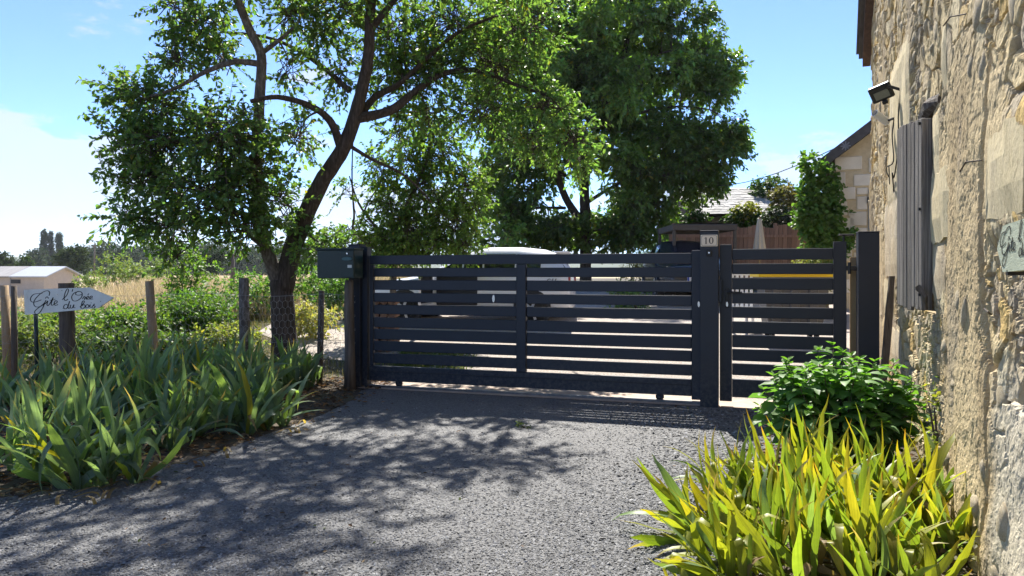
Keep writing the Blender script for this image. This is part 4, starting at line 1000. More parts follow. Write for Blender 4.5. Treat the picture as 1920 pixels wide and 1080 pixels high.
# ------------------------------------------------------------------ bushes, garden plants, hedges
def bush(name, label, cat, loc, rad, n, leaf, col, r, mat=L_bush, T=T_DIAMOND, K=9, spl=.22, group=None, stems=5, up=.4, droop=.1, lumps=5, parent_z=None):
    x, y = loc[:2]; z = gzf(x, y) if len(loc) < 3 else loc[2]
    t = thing(name, label, cat, (x, y, z), group)
    PP, AA, NN = [], [], []
    for k in range(lumps):
        o = np.array([random.uniform(-.5, .5) * rad[0], random.uniform(-.5, .5) * rad[1], rad[2] * random.uniform(.75, 1.25)])
        q_ = np.array(rad) * random.uniform(.45, .75)
        _, _, _, p, ax, nr = sprays(o, q_, max(3, n // lumps), spl, K, r, up=up, droop=droop); PP.append(p); AA.append(ax); NN.append(nr)
    p, ax, nr = map(np.concatenate, (PP, AA, NN)); N = len(p); p[:, 2] = np.abs(p[:, 2])
    me = leaf_mass("foliage", p, ax, nr, leaf[0] * r.uniform(.6, 1.2, N), leaf[1] * r.uniform(.7, 1.2, N), tint(N, np.array(col) * 1.5, .3, .16, r), T, mat)
    tag(link("foliage", me, t), kind="stuff")
    mb = MB()
    for k in range(stems):
        a = random.uniform(0, 6.28); e = Vector((math.cos(a) * rad[0] * .6, math.sin(a) * rad[1] * .6, rad[2] * 1.3))
        mb.tube([(e.x * .1, e.y * .1, -.05), (e.x * .5, e.y * .5, e.z * .55), e], [.014, .01, .005], 5, cap=False)
    link("stems", mb.mesh("stems", M_twig), t); return t
rb = np.random.default_rng(51)
G1 = (.075, .125, .028)
garden = [("bright green bean plants spilling over behind the tan fence post", 330, 13.2, (1.0, .8, .62), 330, G1), ("leafy green bush directly right of the arrow signboard", 225, 12.2, (.8, .7, .5), 260, (.085, .135, .03)),
          ("dark lower bush behind the netting between the signboard and tan post", 255, 11.3, (.75, .5, .36), 200, (.05, .08, .028)), ("pale weedy bush under the white arrow signboard", 90, 11.6, (.9, .6, .46), 230, (.11, .135, .05)),
          ("dense green plant mass left of the mossy fence post", 400, 13.8, (.8, .7, .62), 260, (.06, .11, .025)), ("tall green hop like climber left of the plum tree trunk", 340, 15.5, (.6, .5, .95), 180, G1),
          ("fresh green vine row left of the forked trunk", 470, 17.5, (.95, .8, .78), 240, (.07, .13, .03)), ("fresh green vine bush just right of the tree trunk", 590, 17.0, (.8, .7, .75), 230, (.075, .135, .03)),
          ("green vegetable bush at the far left behind the stakes", 20, 12.6, (.9, .7, .5), 240, (.095, .13, .04)), ("leafy bush behind the letterbox log", 640, 16.0, (.6, .6, .75), 200, (.06, .11, .03)),
          ("young bright green plants at the left behind the small green stake", 140, 14.0, (1.0, .8, .55), 260, (.09, .14, .035)), ("yellowing weed clump in front of the mossy post", 430, 12.0, (.5, .4, .30), 110, (.15, .16, .05)),
          ("straw coloured weed bush right of the trunk", 585, 13.6, (.5, .5, .42), 140, (.22, .20, .085))]
for lab, px, Y, rad, n, col in garden:
    x = P(px, 0, Y).x; bush("garden_bush", lab, "bush", (x, Y), (rad[0] * 1.1, rad[1], rad[2] * (.85 if Y < 15 or px > 400 else 1.1)), int(n * 1.5), (.085, .045), col, rb, spl=.22, group="plants in the garden behind the wire fence")
# meadow shrubs out in the dry field
for lab, px, Y, rad in (("small silvery shrub in the dry field near the pole", 252, 60, (1.4, 1, 1.0)), ("spiky green shrub rising out of the dry field", 215, 55, (1.6, 1.2, 1.5)), ("low green shrub at the left of the dry field", 165, 62, (1.6, 1.2, .9)), ("round shrub in the dry field near the tree", 300, 70, (1.6, 1.2, 1.2))):
    x = P(px, 0, Y).x; bush("field_shrub", lab, "shrub", (x, Y), rad, 120, (.24, .12), (.10, .13, .05), rb, spl=.5, group="shrubs in the dry field")

# distant trees
def far_tree(name, label, px, Y, wpx_, top, col, kind="round", base=None, n=260, leaf=.6, group=None):
    x = P(px, 0, Y).x; z0 = gzf(x, Y) if base is None else base; zt = EYE - (top - HY) * Y / FPX; h = zt - z0; wd = wpx_ * Y / FPX / 2
    t = thing(name, label, "tree", (x, Y, z0), group); r = np.random.default_rng(int(px * 7 + Y))
    mb = MB(); mb.tube([(0, 0, -.2), (0, 0, h * .4), (0, 0, h * .85)], [h * .03, h * .022, .04], 7); link("trunk", mb.mesh("trunk", M_bark), t)
    PP, AA, NN = [], [], []
    if kind == "poplar": bl = [((r.normal(0, .1) * wd, 0, h * (.2 + .75 * k / 9)), (wd * max(.22, 1 - .95 * max(0, k / 9 - .3)), wd * .8, h * .085)) for k in range(10)]
    else: bl = [((r.uniform(-.62, .62) * wd, r.uniform(-.4, .4) * wd, h * r.uniform(.3, .78)), (wd * .42, wd * .42, h * .2)) for k in range(12)]
    for c, rd in bl:
        _, _, _, p, ax, nr = sprays(c, rd, n // len(bl) + 1, leaf * 1.3, 7, r, up=.3); PP.append(p); AA.append(ax); NN.append(nr)
    p, ax, nr = map(np.concatenate, (PP, AA, NN)); N = len(p)
    me = leaf_mass("crown", p, ax, nr, leaf * r.uniform(.6, 1.3, N), leaf * .55, tint(N, col, .35, .1, r), T_DIAMOND, L_far); tag(link("crown", me, t), kind="stuff"); return t
DG = (.035, .055, .026)
far_tree("poplar_tree", "leftmost and tallest of three distant poplars", 83, 260, 17, 434, DG, "poplar", n=900, leaf=.5, group="distant poplars")
far_tree("poplar_tree", "slim middle one of three distant poplars", 95, 262, 11, 437, DG, "poplar", n=660, leaf=.5, group="distant poplars")
far_tree("poplar_tree", "broad right hand one of three distant poplars", 110, 258, 17, 439, (.045, .07, .035), "poplar", n=900, leaf=.5, group="distant poplars")
far_tree("round_tree", "large round dark tree behind the low white shed", 136, 120, 76, 461, (.045, .07, .022), n=420, leaf=.55, group="distant round trees")
far_tree("round_tree", "broad dark tree at the far left edge behind the shed", 8, 125, 60, 471, (.04, .065, .02), n=300, leaf=.55, group="distant round trees")
far_tree("round_tree", "lower green tree left of the poplars behind the shed", 42, 130, 55, 476, (.05, .085, .022), n=300, leaf=.55, group="distant round trees")
far_tree("round_tree", "greyish distant tree just left of the poplars", 62, 250, 34, 468, DG, n=200, leaf=1.0, group="distant round trees")
far_tree("round_tree", "dark distant tree seen under the plum tree crown", 385, 110, 66, 468, (.03, .05, .02), n=380, leaf=.55, group="distant round trees")
def far_wood():
    r = np.random.default_rng(77); PP, AA, NN, CC = [], [], [], []
    for k in range(120):
        px = r.uniform(60, 760); Y = r.uniform(230, 330); x = P(px, 0, Y).x; top = 458 + r.normal(0, 4) + 5 * math.sin(px * .03) + (8 if px < 170 else 0)
        zt = EYE - (top - HY) * Y / FPX; z0 = gzf(x, Y); h = zt - z0; wd = r.uniform(3.2, 5)
        for j in range(4):
            c = (x + r.uniform(-.4, .4) * wd, Y + r.uniform(-2, 2), z0 + h * (.15 + .21 * j)); 
            _, _, _, p, ax, nr = sprays(c, (wd * .75, wd * .7, h * .16), 22, 1.4, 6, r, up=.3); PP.append(p); AA.append(ax); NN.append(nr)
            CC.append(tint(len(p), np.array((.036, .058, .026)) * r.uniform(.75, 1.3), .25, .08, r))
    p, ax, nr, c = map(np.concatenate, (PP, AA, NN, CC)); N = len(p)
    me = leaf_mass("distant_wood", p, ax, nr, 1.1 * r.uniform(.6, 1.3, N), .65, c, T_DIAMOND, L_far)
    tag(link("distant_wood", me), "long dark wood closing the dry field in the distance", "wood", kind="stuff")
far_wood()
# hills
hx = np.linspace(-2400, 1800, 160); hy = np.linspace(1350, 2300, 24); HX, HYY = np.meshgrid(hx, hy)
HZ = (30 + 26 * fbm(HX * .0016, HYY * .0011, 4, 15)) * sstep(1350, 1700, HYY) - 2
Fh = grid_faces(160, 24); tag(link("hills", np_mesh("hills", np.stack([HX, HYY, HZ], -1).reshape(-1, 3), Fh, np.full(len(Fh), 4), surf("wooded_hill", [(.35, (.035, .06, .03)), (.65, (.08, .10, .045))], .02, .95, 0), smooth=True)), kind="structure")

# low shed
sdx, sdy = P(14, 0, 72).x, 72
shd = thing("farm_shed", "long low pale farm shed with grey roof beyond the dry field", "shed", (sdx, sdy, gzf(sdx, sdy)))
M_wallp = surf("pinkish_roughcast", two((.52, .44, .38), .85), 3, .9, .2, .01); M_roofg = surf("fibre_cement_roof", [(.3, (.22, .21, .21)), (.7, (.33, .32, .32))], 1.2, .8, .4, .03, (6, .5, .5)); M_roofp = surf("pale_metal_roof", two((.40, .42, .46), .9), 1.5, .5, .2, .01, (8, .5, .5))
ze = EYE - 7 / FPX * sdy - shd.location.z; zr = EYE + 9 / FPX * sdy - shd.location.z + .1
mb = MB(); mb.box((-3.5, 3, ze / 2 - .2), (14, 6, ze + .4)); link("wall", mb.mesh("wall", M_wallp), shd)
for x0, x1, m_ in ((-10.8, .3, M_roofg), (.32, 3.9, M_roofp)):
    mb = MB(); mb.prism([(-3.3, ze - .07), (0, zr), (3.3, ze - .07), (3.3, ze + .05), (0, zr + .12), (-3.3, ze + .05)], x1 - x0, Matrix.Rotation(R(90), 3, 'Z'), Vector(((x0 + x1) / 2, 3, 0))); link("roof", mb.mesh("roof", m_), shd)
mb = MB(); mb.prism([(-2.98, ze), (2.98, ze), (0, zr - .03)], .2, Matrix.Rotation(R(90), 3, 'Z'), Vector((3.39, 3, 0))); link("gable", mb.mesh("gable", M_wallp), shd)
for x in (-2.0, 1.9 - .3, -6):
    mb = MB(); mb.box((x - .8, -.02, ze - .45), (.95, .05, .38)); w = link("window", mb.mesh("window", M_black), shd)
    mb = MB(); mb.box((x - .8, -.06, ze - .68), (1.1, .08, .06)); link("sill", mb.mesh("sill", M_wallp), w)
mb = MB(); mb.box((.32, -.04, ze / 2), (.08, .06, ze)); link("downpipe", mb.mesh("downpipe", M_roofg), shd)

def pole(label, px, Y, top, r, arm=True):
    x = P(px, 0, Y).x; z0 = gzf(x, Y); z1 = EYE - (top - HY) * Y / FPX
    t = thing("utility_pole", label, "pole", (x, Y, z0), "utility poles"); mb = MB(); mb.tube([(0, 0, -.2), (0, 0, z1 - z0)], [r, r * .75], 10); link("shaft", mb.mesh("shaft", M_wood, True), t)
    mb = MB(); mb.box((0, 0, z1 - z0 - .25), (1.0 if arm else .3, .09, .09)); link("crossarm", mb.mesh("crossarm", M_wood), t); return x, Y, z1
pole("thin distant utility pole right of the round tree", 177, 110, 458, .13)
pX, pY, pZ = pole("grey utility pole at the right edge of the big tree", 1268, 30, 338, .11, False)
pole("weathered utility pole seen under the plum tree", 436, 42, 472, .14, True)
a = P(1632, 246, 16.2); b = Vector((pX, pY, pZ - .1)); mb = MB()
mb.tube([a.lerp(b, k / 12) - Vector((0, 0, .55 * math.sin(math.pi * k / 12))) for k in range(13)], .012, 5, cap=False); tag(mb.obj("overhead_wire", M_black), "thin overhead wire running from cottage gable to the grey pole", "wire")

# ------------------------------------------------------------------ cottage with vine
cX, cY = P(1565, 0, 16.0).x, 16.0; cZ = gzf(cX, cY)
cot = thing("stone_cottage", "cream block cottage gable with dark slate roof behind the narrow gate", "cottage", (cX, cY, cZ), rz=R(-25))
M_mort = surf("sandy_mortar", [(.3, (.52, .43, .29)), (.7, (.66, .56, .39))], 9, .95, .6, .015)
M_blk = surf("cream_block", [(.3, (.68, .62, .52)), (.7, (.80, .74, .64))], 4, .9, .3, .008, rnd=(.88, 1.08))
ev = EYE + (512 - 300) / FPX * 16 - cZ; sl_ = .76; wd = 5.2
mb = MB(); mb.prism([(0, -.3), (wd, -.3), (wd, ev), (wd / 2, ev + wd / 2 * sl_), (0, ev)], 7.0, Matrix.Identity(3), Vector((0, 3.5, 0))); link("wall", mb.mesh("wall", M_mort), cot)
blk = [(0, 47, 295, 321), (0, 19, 323, 350), (32, 68, 329, 352), (0, 36, 352, 376), (37, 57, 354, 368), (0, 22, 378, 405), (37, 56, 370, 396), (23, 36, 400, 407), (25, 55, 398, 425), (0, 34, 409, 434), (35, 56, 428, 446), (0, 18, 437, 462), (20, 50, 447, 470), (0, 30, 465, 490), (32, 58, 473, 500), (0, 20, 493, 520), (57, 75, 300, 328), (60, 85, 440, 470), (0, 40, 523, 550)]
for x0, x1, y0, y1 in blk:
    s = 16 / FPX; mb = MB(); zc = EYE - ((y0 + y1) / 2 - HY) * s - cZ
    mb.box(((x0 + x1) / 2 * s, .0, zc), ((x1 - x0 - 1.2) * s, .07, (y1 - y0 - 1.5) * s), None, .012); link("block", mb.mesh("block", M_blk), cot)
for sd_ in (0, 1):
    mb = MB(); x0, x1 = (-.32, wd / 2) if sd_ == 0 else (wd + .32, wd / 2); f = lambda x: ev + (min(x, wd - x)) * sl_
    mb.prism([(x0, f(x0)), (x1, f(x1) + (.001)), (x1, f(x1) + .17), (x0, f(x0) + .17)], 7.6, Matrix.Identity(3), Vector((0, 3.5, .01))); link("roof", mb.mesh("roof", M_slate), cot)
mb = MB(); f = lambda x: ev + x * sl_; mb.prism([(-.34, f(-.34) - .04), (wd / 2, f(wd / 2) - .04), (wd / 2, f(wd / 2) + .2), (-.34, f(-.34) + .2)], .05, Matrix.Identity(3), Vector((0, -.34, .0))); link("verge_board", mb.mesh("verge_board", M_slate), cot)
mb = MB(); c_ = Vector((.22, -.378, f(.22) + .06))
for k in range(4): mb.box(c_ + Vector((0, -.003 * k, 0)), (.20, .008, .025), Matrix.Rotation(k * math.pi / 4, 3, 'Y'))
link("wall_anchor", mb.mesh("wall_anchor", M_track), cot)
s = 16 / FPX; mb = MB(); mb.box((66 * s, -.03, EYE - (396 - HY) * s - cZ), (17 * s, .05, 76 * s), None, .006); shb = link("blue_shutter", mb.mesh("blue_shutter", surf("blue_paint", two((.16, .26, .40), .85), 9, .6, .1, .003)), cot)
mb = MB(); mb.box((57 * s, -.06, EYE - (378 - HY) * s - cZ), (.05, .05, .12)); link("hinge", mb.mesh("hinge", M_black), shb)
rv = np.random.default_rng(61)
def vine():
    t = thing("climbing_vine", "bright green vine climbing the cottage corner", "vine", (cX - .25, cY - .25, cZ))
    PP, AA, NN = [], [], []
    for px, py, rx, ry, n in ((1525, 325, 14, 22, 24), (1535, 360, 26, 26, 60), (1530, 400, 30, 28, 70), (1545, 430, 34, 24, 70), (1560, 405, 14, 40, 30), (1550, 340, 16, 30, 30), (1575, 440, 22, 14, 26), (1516, 300, 6, 14, 7), (1515, 400, 16, 18, 24), (1550, 470, 40, 22, 40)):
        c = P(px, py, 15.6) - t.location; s = 15.6 / FPX
        _, _, _, p, ax, nr = sprays(tuple(c), (rx * s * 1.15, .28, ry * s), int(n * 2.2), .22, 9, rv, up=.2, droop=.3); PP.append(p); AA.append(ax); NN.append(nr)
    p, ax, nr = map(np.concatenate, (PP, AA, NN)); N = len(p)
    tag(link("foliage", leaf_mass("foliage", p, ax, nr, (.095 * rv.uniform(.5, 1.2, N)), .085, tint(N, (.10, .18, .045), .3, .14, rv), T_OVAL, L_bush), t), kind="stuff")
    mb = MB(); mb.tube(smooth3([(0, 0, -.05), (-.1, 0, 1.0), (.1, 0, 2.0), (-.05, 0, 3.2)]), [.035] * 4 + [.02] * 9, 7); link("stem", mb.mesh("stem", M_twig), t)
vine()
bush("photinia_bush", "reddish green shrub in front of the brown board fence", "shrub", (P(1525, 0, 14.5).x, 14.5), (.55, .45, .80), 330, (.06, .03), (.13, .13, .045), rb, spl=.18)
bush("low_shrub", "orange tipped low shrub above the gate left of the dark car", "shrub", (P(1212, 0, 21).x, 21), (.75, .5, .55), 200, (.08, .04), (.19, .16, .05), rb, spl=.2)
bush("low_shrub", "bright green grassy bush left of the grey arbour", "shrub", (P(1243, 0, 27).x, 27), (1.0, .8, .95), 300, (.14, .03), (.10, .17, .035), rb, spl=.35, T=T_LANCE)
for lab, px, Y, rad in (("leafy green plant seen between slats beside the trunk", 1165, 17, (.4, .3, .3)), ("rosette of strappy leaves seen between the slats", 1195, 16.5, (.35, .3, .3))):
    bush("border_plant", lab, "plant", (P(px, 0, Y).x, Y), rad, 60, (.14, .035), (.10, .16, .05), rb, spl=.2, T=T_LANCE)

# brown board fence
bf = thing("board_fence", "brown wooden board fence with wavy top behind the closed parasol", "fence", (P(1370, 0, 23).x, 23, gzf(P(1370, 0, 23).x, 23)))
M_bfen = surf("red_brown_boards", [(.3, (.22, .115, .07)), (.7, (.38, .22, .145))], 7, .8, .4, .008, (3, 3, .2), rnd=(.75, 1.2))
mb = MB(); mb.box((0, 0, .95), (.125, .022, 1.9), None, .004); bme = mb.mesh("board", M_bfen)
x0 = P(1258, 0, 23).x - bf.location.x; nb = int((P(1560, 0, 23).x - P(1258, 0, 23).x) / .135)
for k in range(nb):
    o = link("board", bme, bf); o.location = (x0 + k * .135, random.uniform(-.006, .006), -.05 + .05 * math.sin(k * 1.05) + random.uniform(-.015, .015))
for z_ in (.55, 1.55):
    mb = MB(); mb.box((x0 + nb * .0675, -.035, z_), (nb * .135, .03, .08)); link("rail", mb.mesh("rail", M_bfen), bf)
for k in range(4):
    mb = MB(); mb.box((x0 + .1 + k * nb * .135 / 3.1, .07, .95), (.1, .1, 2.0)); link("post", mb.mesh("post", M_bfen), bf)

# grey arbour
aY = 18.6; ax0, ax1 = P(1264, 0, aY).x, P(1378, 0, aY).x; az = gzf(ax0, aY); ztop = EYE + (512 - 417) / FPX * aY
arb = thing("garden_arbour", "grey metal arbour with flat fabric roof behind the number post", "arbour", (ax0, aY, az))
M_agrey = surf("grey_brown_metal", two((.09, .08, .078), .8), 6, .5, .05, .002); M_canv = surf("grey_canvas", two((.30, .28, .26), .8), 6, .9, .3, .01)
for x_ in (0, ax1 - ax0):
    for y_ in (0, 1.8):
        mb = MB(); mb.box((x_, y_, (ztop - az) / 2 - .1), (.07, .07, ztop - az - .2), None, .005); link("leg", mb.mesh("leg", M_agrey), arb)
for y_ in (0, 1.8):
    mb = MB(); mb.box(((ax1 - ax0) / 2, y_, ztop - az - .125), (ax1 - ax0 + .1, .08, .15), None, .01); link("beam", mb.mesh("beam", M_agrey), arb)
for x_ in (0, ax1 - ax0):
    mb = MB(); mb.box((x_, .9, ztop - az - .125), (.08, 1.7, .15), None, .01); link("beam", mb.mesh("beam", M_agrey), arb)
mb = MB(); n_ = 8
vs_ = [(i / n_ * (ax1 - ax0), j / 6 * 1.8, ztop - az - .04 + .04 * math.sin(i / n_ * math.pi) + .012 * math.sin(i * 2.7 + j)) for j in range(7) for i in range(n_ + 1)]
top_ = len(vs_); vs_ += [(x_, y_, z_ - .03) for x_, y_, z_ in vs_]
fs_ = [(j * 9 + i, j * 9 + i + 1, j * 9 + i + 10, j * 9 + i + 9) for j in range(6) for i in range(8)]
mb.add(vs_, fs_ + [tuple(k + top_ for k in f)[::-1] for f in fs_]); link("canopy", mb.mesh("canopy", M_canv), arb)

# closed parasol
pY2 = 19.0; pxx = P(1424, 0, pY2).x; pz = gzf(pxx, pY2); zt = EYE + (512 - 408) / FPX * pY2 - pz
par = thing("parasol", "closed cream parasol in front of the brown board fence", "parasol", (pxx, pY2, pz))
M_cream = surf("cream_cloth", two((.66, .58, .46), .9), 8, .9, .2, .01, (3, 3, .3))
mb = MB(); mb.tube([(0, 0, .05), (0, 0, zt)], .024, 10); link("pole", mb.mesh("pole", M_plank), par)
mb = MB(); n = 16; prof = [(zt - .02, .02), (zt - .06, .05), (zt - .25, .085), (zt - .5, .115), (zt - .75, .155), (zt - 1.0, .19)]
for z_, r0 in prof:
    for k in range(n): a = 2 * math.pi * k / n; r1 = r0 * (1.0 if k % 2 else .72); mb.v.append((math.cos(a) * r1, math.sin(a) * r1, z_ - (.05 if (k % 2 and z_ == prof[-1][0]) else 0)))
for i in range(len(prof) - 1):
    for k in range(n): k2 = (k + 1) % n; mb.f.append((i * n + k, (i + 1) * n + k, (i + 1) * n + k2, i * n + k2))
mb.f.append(tuple(range(n))); link("canopy", mb.mesh("canopy", M_cream), par)
mb = MB(); mb.tube([(0, 0, 0), (0, 0, .06), (0, 0, .12)], [.25, .24, .05], 16); link("base", mb.mesh("base", M_black), par)

# ruined barn with ivy
rY = 30.0; rX = P(1300, 0, rY).x; rZ = 1.04
barn = thing("old_barn", "old barn with lichen grey slate roof half swallowed by ivy", "barn", (rX, rY, rZ))
M_osl = surf("lichen_slates", [(.25, (.16, .15, .145)), (.5, (.33, .32, .31)), (.75, (.50, .49, .47))], 2.4, .8, .7, .04, bscale=7, rnd=(.8, 1.15))
zE = EYE + (512 - 402) / FPX * rY - rZ; zR = EYE + (512 - 354) / FPX * 33.6 - rZ; bl_ = 4.6
mb = MB(); mb.box((bl_ / 2, 3.4, zE / 2 - .1), (bl_, 6.5, zE)); link("wall", mb.mesh("wall", surf("old_rubble", [(.3, (.17, .13, .09)), (.7, (.36, .29, .2))], 3, .95, .8, .05)), barn)
mb = MB(); mb.prism([(-.05, zE - .08), (3.6, zR - .05), (7, zE - .1)], bl_ + .1, Matrix.Rotation(R(90), 3, 'Z'), Vector((bl_ / 2, 0, 0)) ); 
me_ = MB(); rows = 15; cols = 17
me_.add([(-.1, .0, zE - .06), (bl_ + .1, 0, zE - .06), (bl_ + .1, 3.6, zR - .03), (-.1, 3.6, zR - .03), (-.1, 7.0, zE - .06), (bl_ + .1, 7, zE - .06)], [(0, 1, 2, 3), (3, 2, 5, 4), (0, 3, 4), (1, 5, 2)])
link("roof", me_.mesh("roof", M_rafter), barn)
sm = MB(); sm.box((0, 0, 0), (.28, .30, .018)); sme = sm.mesh("slate", M_osl); pitch = math.atan2(zR - zE, 3.6)
for j in range(rows):
    for i in range(cols):
        if random.random() < .03: continue
        f_ = (j + .5) / rows; o = link("slate", sme, barn)
        o.location = ((i + .5 + (.5 if j % 2 else 0)) * bl_ / cols - .1 + random.uniform(-.01, .01), f_ * 3.6 - .05, zE - .0 + f_ * (zR - zE) + .02 + random.uniform(0, .012)); o.rotation_euler = (pitch - .05 + random.uniform(-.05, .05), random.uniform(-.03, .03), random.uniform(-.05, .05))
IV = (.055, .10, .026)
for lab, px, py, Y, rx, ry, n, col in (("ivy hanging over the left end of the old barn roof", 1300, 372, 29.8, 13, 24, 80, (.075, .12, .03)), ("ivy covering the front wall of the old barn", 1300, 408, 29.6, 24, 10, 70, (.035, .07, .02)), ("round dome of ivy on the barn roof", 1442, 356, 32.5, 36, 26, 240, IV),
      ("dark ivy curtain at the right of the barn wall", 1395, 408, 29.4, 36, 17, 160, (.036, .07, .022)), ("yellowish climbing shrub at the barn eave", 1398, 392, 29.0, 22, 7, 60, (.17, .17, .04)), ("bronze green shrub standing right of the ivy dome", 1472, 374, 28, 28, 28, 200, (.12, .105, .045)), ("dark evergreen shrub under the bronze shrub", 1462, 410, 27, 30, 20, 150, (.024, .036, .022))):
    s = Y / FPX; c = P(px, py, Y); t = thing("ivy" if "ivy" in lab else "barn_shrub", lab, "ivy" if "ivy" in lab else "shrub", (c.x, Y, c.z - ry * s))
    _, _, _, p, ax, nr = sprays((0, 0, ry * s), (rx * s, .7, ry * s), n, .3, 9, rb, up=.1, droop=.3); N = len(p)
    tag(link("foliage", leaf_mass("foliage", p, ax, nr, .13 * rb.uniform(.6, 1.2, N), .10, tint(N, col, .35, .14, rb), T_DIAMOND, L_bush), t), kind="stuff")
    mb = MB(); mb.tube([(0, .2, -max(.2, c.z - ry * s - 1.0)), (0, .2, ry * s)], [.05, .02], 6); link("stem", mb.mesh("stem", M_twig), t)

# ------------------------------------------------------------------ cars
M_white = surf("white_car_paint", two((.72, .73, .76), .97), 3, .25, 0, spec=.6); M_dark = surf("dark_blue_car_paint", two((.016, .02, .034), .9), 3, .22, 0, spec=.6)
M_glass = surf("car_glass", two((.015, .018, .02), .9), 3, .06, 0, spec=.8); M_rub = surf("tyre_rubber", two((.02, .02, .02)), 30, .8, .2, .003); M_alloy = surf("alloy", two((.45, .45, .46), .85), 20, .3, 0, metal=.8)
M_red = surf("tail_lamp", two((.30, .02, .02)), 9, .2, 0); M_lamp = surf("head_lamp", two((.6, .62, .65), .9), 9, .1, 0)
def car(label, loc, yaw, length, paint, H=1.5, open_door=False):
    t = thing("car", label, "car", loc, rz=yaw, group="cars parked behind the gate"); Lh = length / 2; wd = .86
    # stations: x from front (-) to back (+); belt z, roof z, half width, roof half width
    st = [(-Lh, .50, .55, .55, .5), (-Lh + .06, .66, .72, .72, .6), (-Lh + .45, .78, .84, .82, .7), (-Lh + .95, .86, .92, wd, .74), (-Lh + 1.22, .90, .97, wd, .72), (-Lh + 1.95, .92, H - .07, wd, .60), (-Lh + 2.35, .93, H, wd, .60),
          (-Lh + 3.0, .95, H, wd, .60), (Lh - .55, .97, H - .05, wd, .58), (Lh - .22, 1.0, H - .16, .84, .56), (Lh - .03, .98, 1.02, .82, .72), (Lh, .55, .60, .80, .7)]
    def sec(k):
        x, zb, zr, hw, rw = st[k]; lo = .24 if 0 < k < len(st) - 1 else .34
        return [(x, hw * .93, lo), (x, hw, .42 if zb > .5 else .42), (x, hw * 1.0, .62 if zb > .7 else zb - .03), (x, hw * .97, zb), (x, rw * 1.03, zr - (.13 if 5 <= k <= 9 else .04)), (x, rw * .84, zr - (.025 if 5 <= k <= 9 else 0)), (x, 0, zr + .012)]
    S_ = [sec(k) for k in range(len(st))]; nn = 7; body = MB(); V = []
    for s_ in S_: V += [(x, -y, z) for x, y, z in s_] + [(x, y, z) for x, y, z in s_[-2::-1]]
    m = 13; F_ = []; 
    for i in range(len(st) - 1):
        for k in range(m - 1):
            glass = (k in (3, 8)) and 4 <= i <= 8
            F_.append((i * m + k, i * m + k + 1, (i + 1) * m + k + 1, (i + 1) * m + k))
    F_.append(tuple(range(m))[::-1]); F_.append(tuple((len(st) - 1) * m + k for k in range(m)))
    for i in range(len(st) - 1): F_.append((i * m, (i + 1) * m, (i + 1) * m + m - 1, i * m + m - 1))
    body.add(V, F_); link("body", body.mesh("body", paint, True), t)
    def panel(name, quads, mat, push=.006):
        mb = MB()
        for q_ in quads:
            a, b, c, d = [Vector(v) for v in q_]; n_ = (b - a).cross(d - a).normalized(); cen = (a + b + c + d) / 4
            if n_.dot(cen - Vector((0, 0, .7))) < 0: n_ = -n_
            f = [cen + (v - cen) * .93 for v in (a, b, c, d)]; mb.add([v + n_ * push for v in f] + [v - n_ * .01 for v in f], [(0, 1, 2, 3), (0, 4, 5, 1), (1, 5, 6, 2), (2, 6, 7, 3), (3, 7, 4, 0)])
        return link(name, mb.mesh(name, mat), t)
    for sg_ in (-1, 1):
        f = lambda i, k: (S_[i][k][0], sg_ * S_[i][k][1], S_[i][k][2])
        for i0, i1 in ((5, 6), (6, 7), (7, 8)):
            panel("side_window", [(f(i0, 3), f(i1, 3), f(i1, 4), f(i0, 4))], M_glass)
        panel("side_window", [(f(4, 3), f(5, 3), f(5, 4), f(4, 4))], M_glass)
    g = lambda i, sg_, k: (S_[i][k][0], sg_ * S_[i][k][1], S_[i][k][2])
    panel("windscreen", [(g(4, -1, 4), g(4, 1, 4), g(5, 1, 4), g(5, -1, 4))], M_glass, .03)
    panel("rear_window", [(g(9, -1, 4), g(9, 1, 4), g(10, 1, 4), g(10, -1, 4))], M_glass, .02)
    for x_ in (-Lh + .78, Lh - .72):
        for sg_ in (-1, 1):
            mb = MB(); mb.tube([(x_, sg_ * .70, .30), (x_, sg_ * .868, .30)], .365, 24); link("wheel_arch", mb.mesh("wheel_arch", M_black), t)
            mb = MB(); mb.tube([(x_, sg_ * .69, .30), (x_, sg_ * .72, .30), (x_, sg_ * .86, .30), (x_, sg_ * .885, .30)], [.27, .305, .305, .27], 24); w_ = link("wheel", mb.mesh("wheel", M_rub, True), t)
            mb = MB(); mb.tube([(x_, sg_ * .87, .30), (x_, sg_ * .893, .30)], .06, 12)
            for k in range(5):
                a = k * 1.2566; mb.box((x_ + math.cos(a) * .12, sg_ * .889, .30 + math.sin(a) * .12), (.20, .012, .05), Matrix.Rotation(-a, 3, 'Y'))
            mb.tube([(x_, sg_ * .862, .30), (x_, sg_ * .889, .30)], .215, 24, cap=False); link("rim", mb.mesh("rim", M_alloy), w_)
    for sg_ in (-1, 1):
        mb = MB(); mb.box((-Lh + .13, sg_ * .60, .68), (.22, .26, .12), Matrix.Rotation(R(18) * sg_, 3, 'Z'), .03); link("headlight", mb.mesh("headlight", M_lamp), t)
        mb = MB(); mb.box((Lh - .06, sg_ * .72, .86), (.14, .16, .26), None, .03); link("taillight", mb.mesh("taillight", M_red), t)
        mb = MB(); mb.box((-Lh + 1.45, sg_ * .96, .98), (.11, .18, .12), None, .03); link("mirror", mb.mesh("mirror", paint), t)
        mb = MB(); mb.box((0.1, sg_ * .865, .29), (length - 2.4, .03, .1), None, .01); link("sill", mb.mesh("sill", M_black), t)
        for xx in (-Lh + 2.1, -Lh + 2.95):
            mb = MB(); mb.box((xx, sg_ * .868, .80), (.13, .03, .025), None, .008); link("door_handle", mb.mesh("door_handle", paint), t)
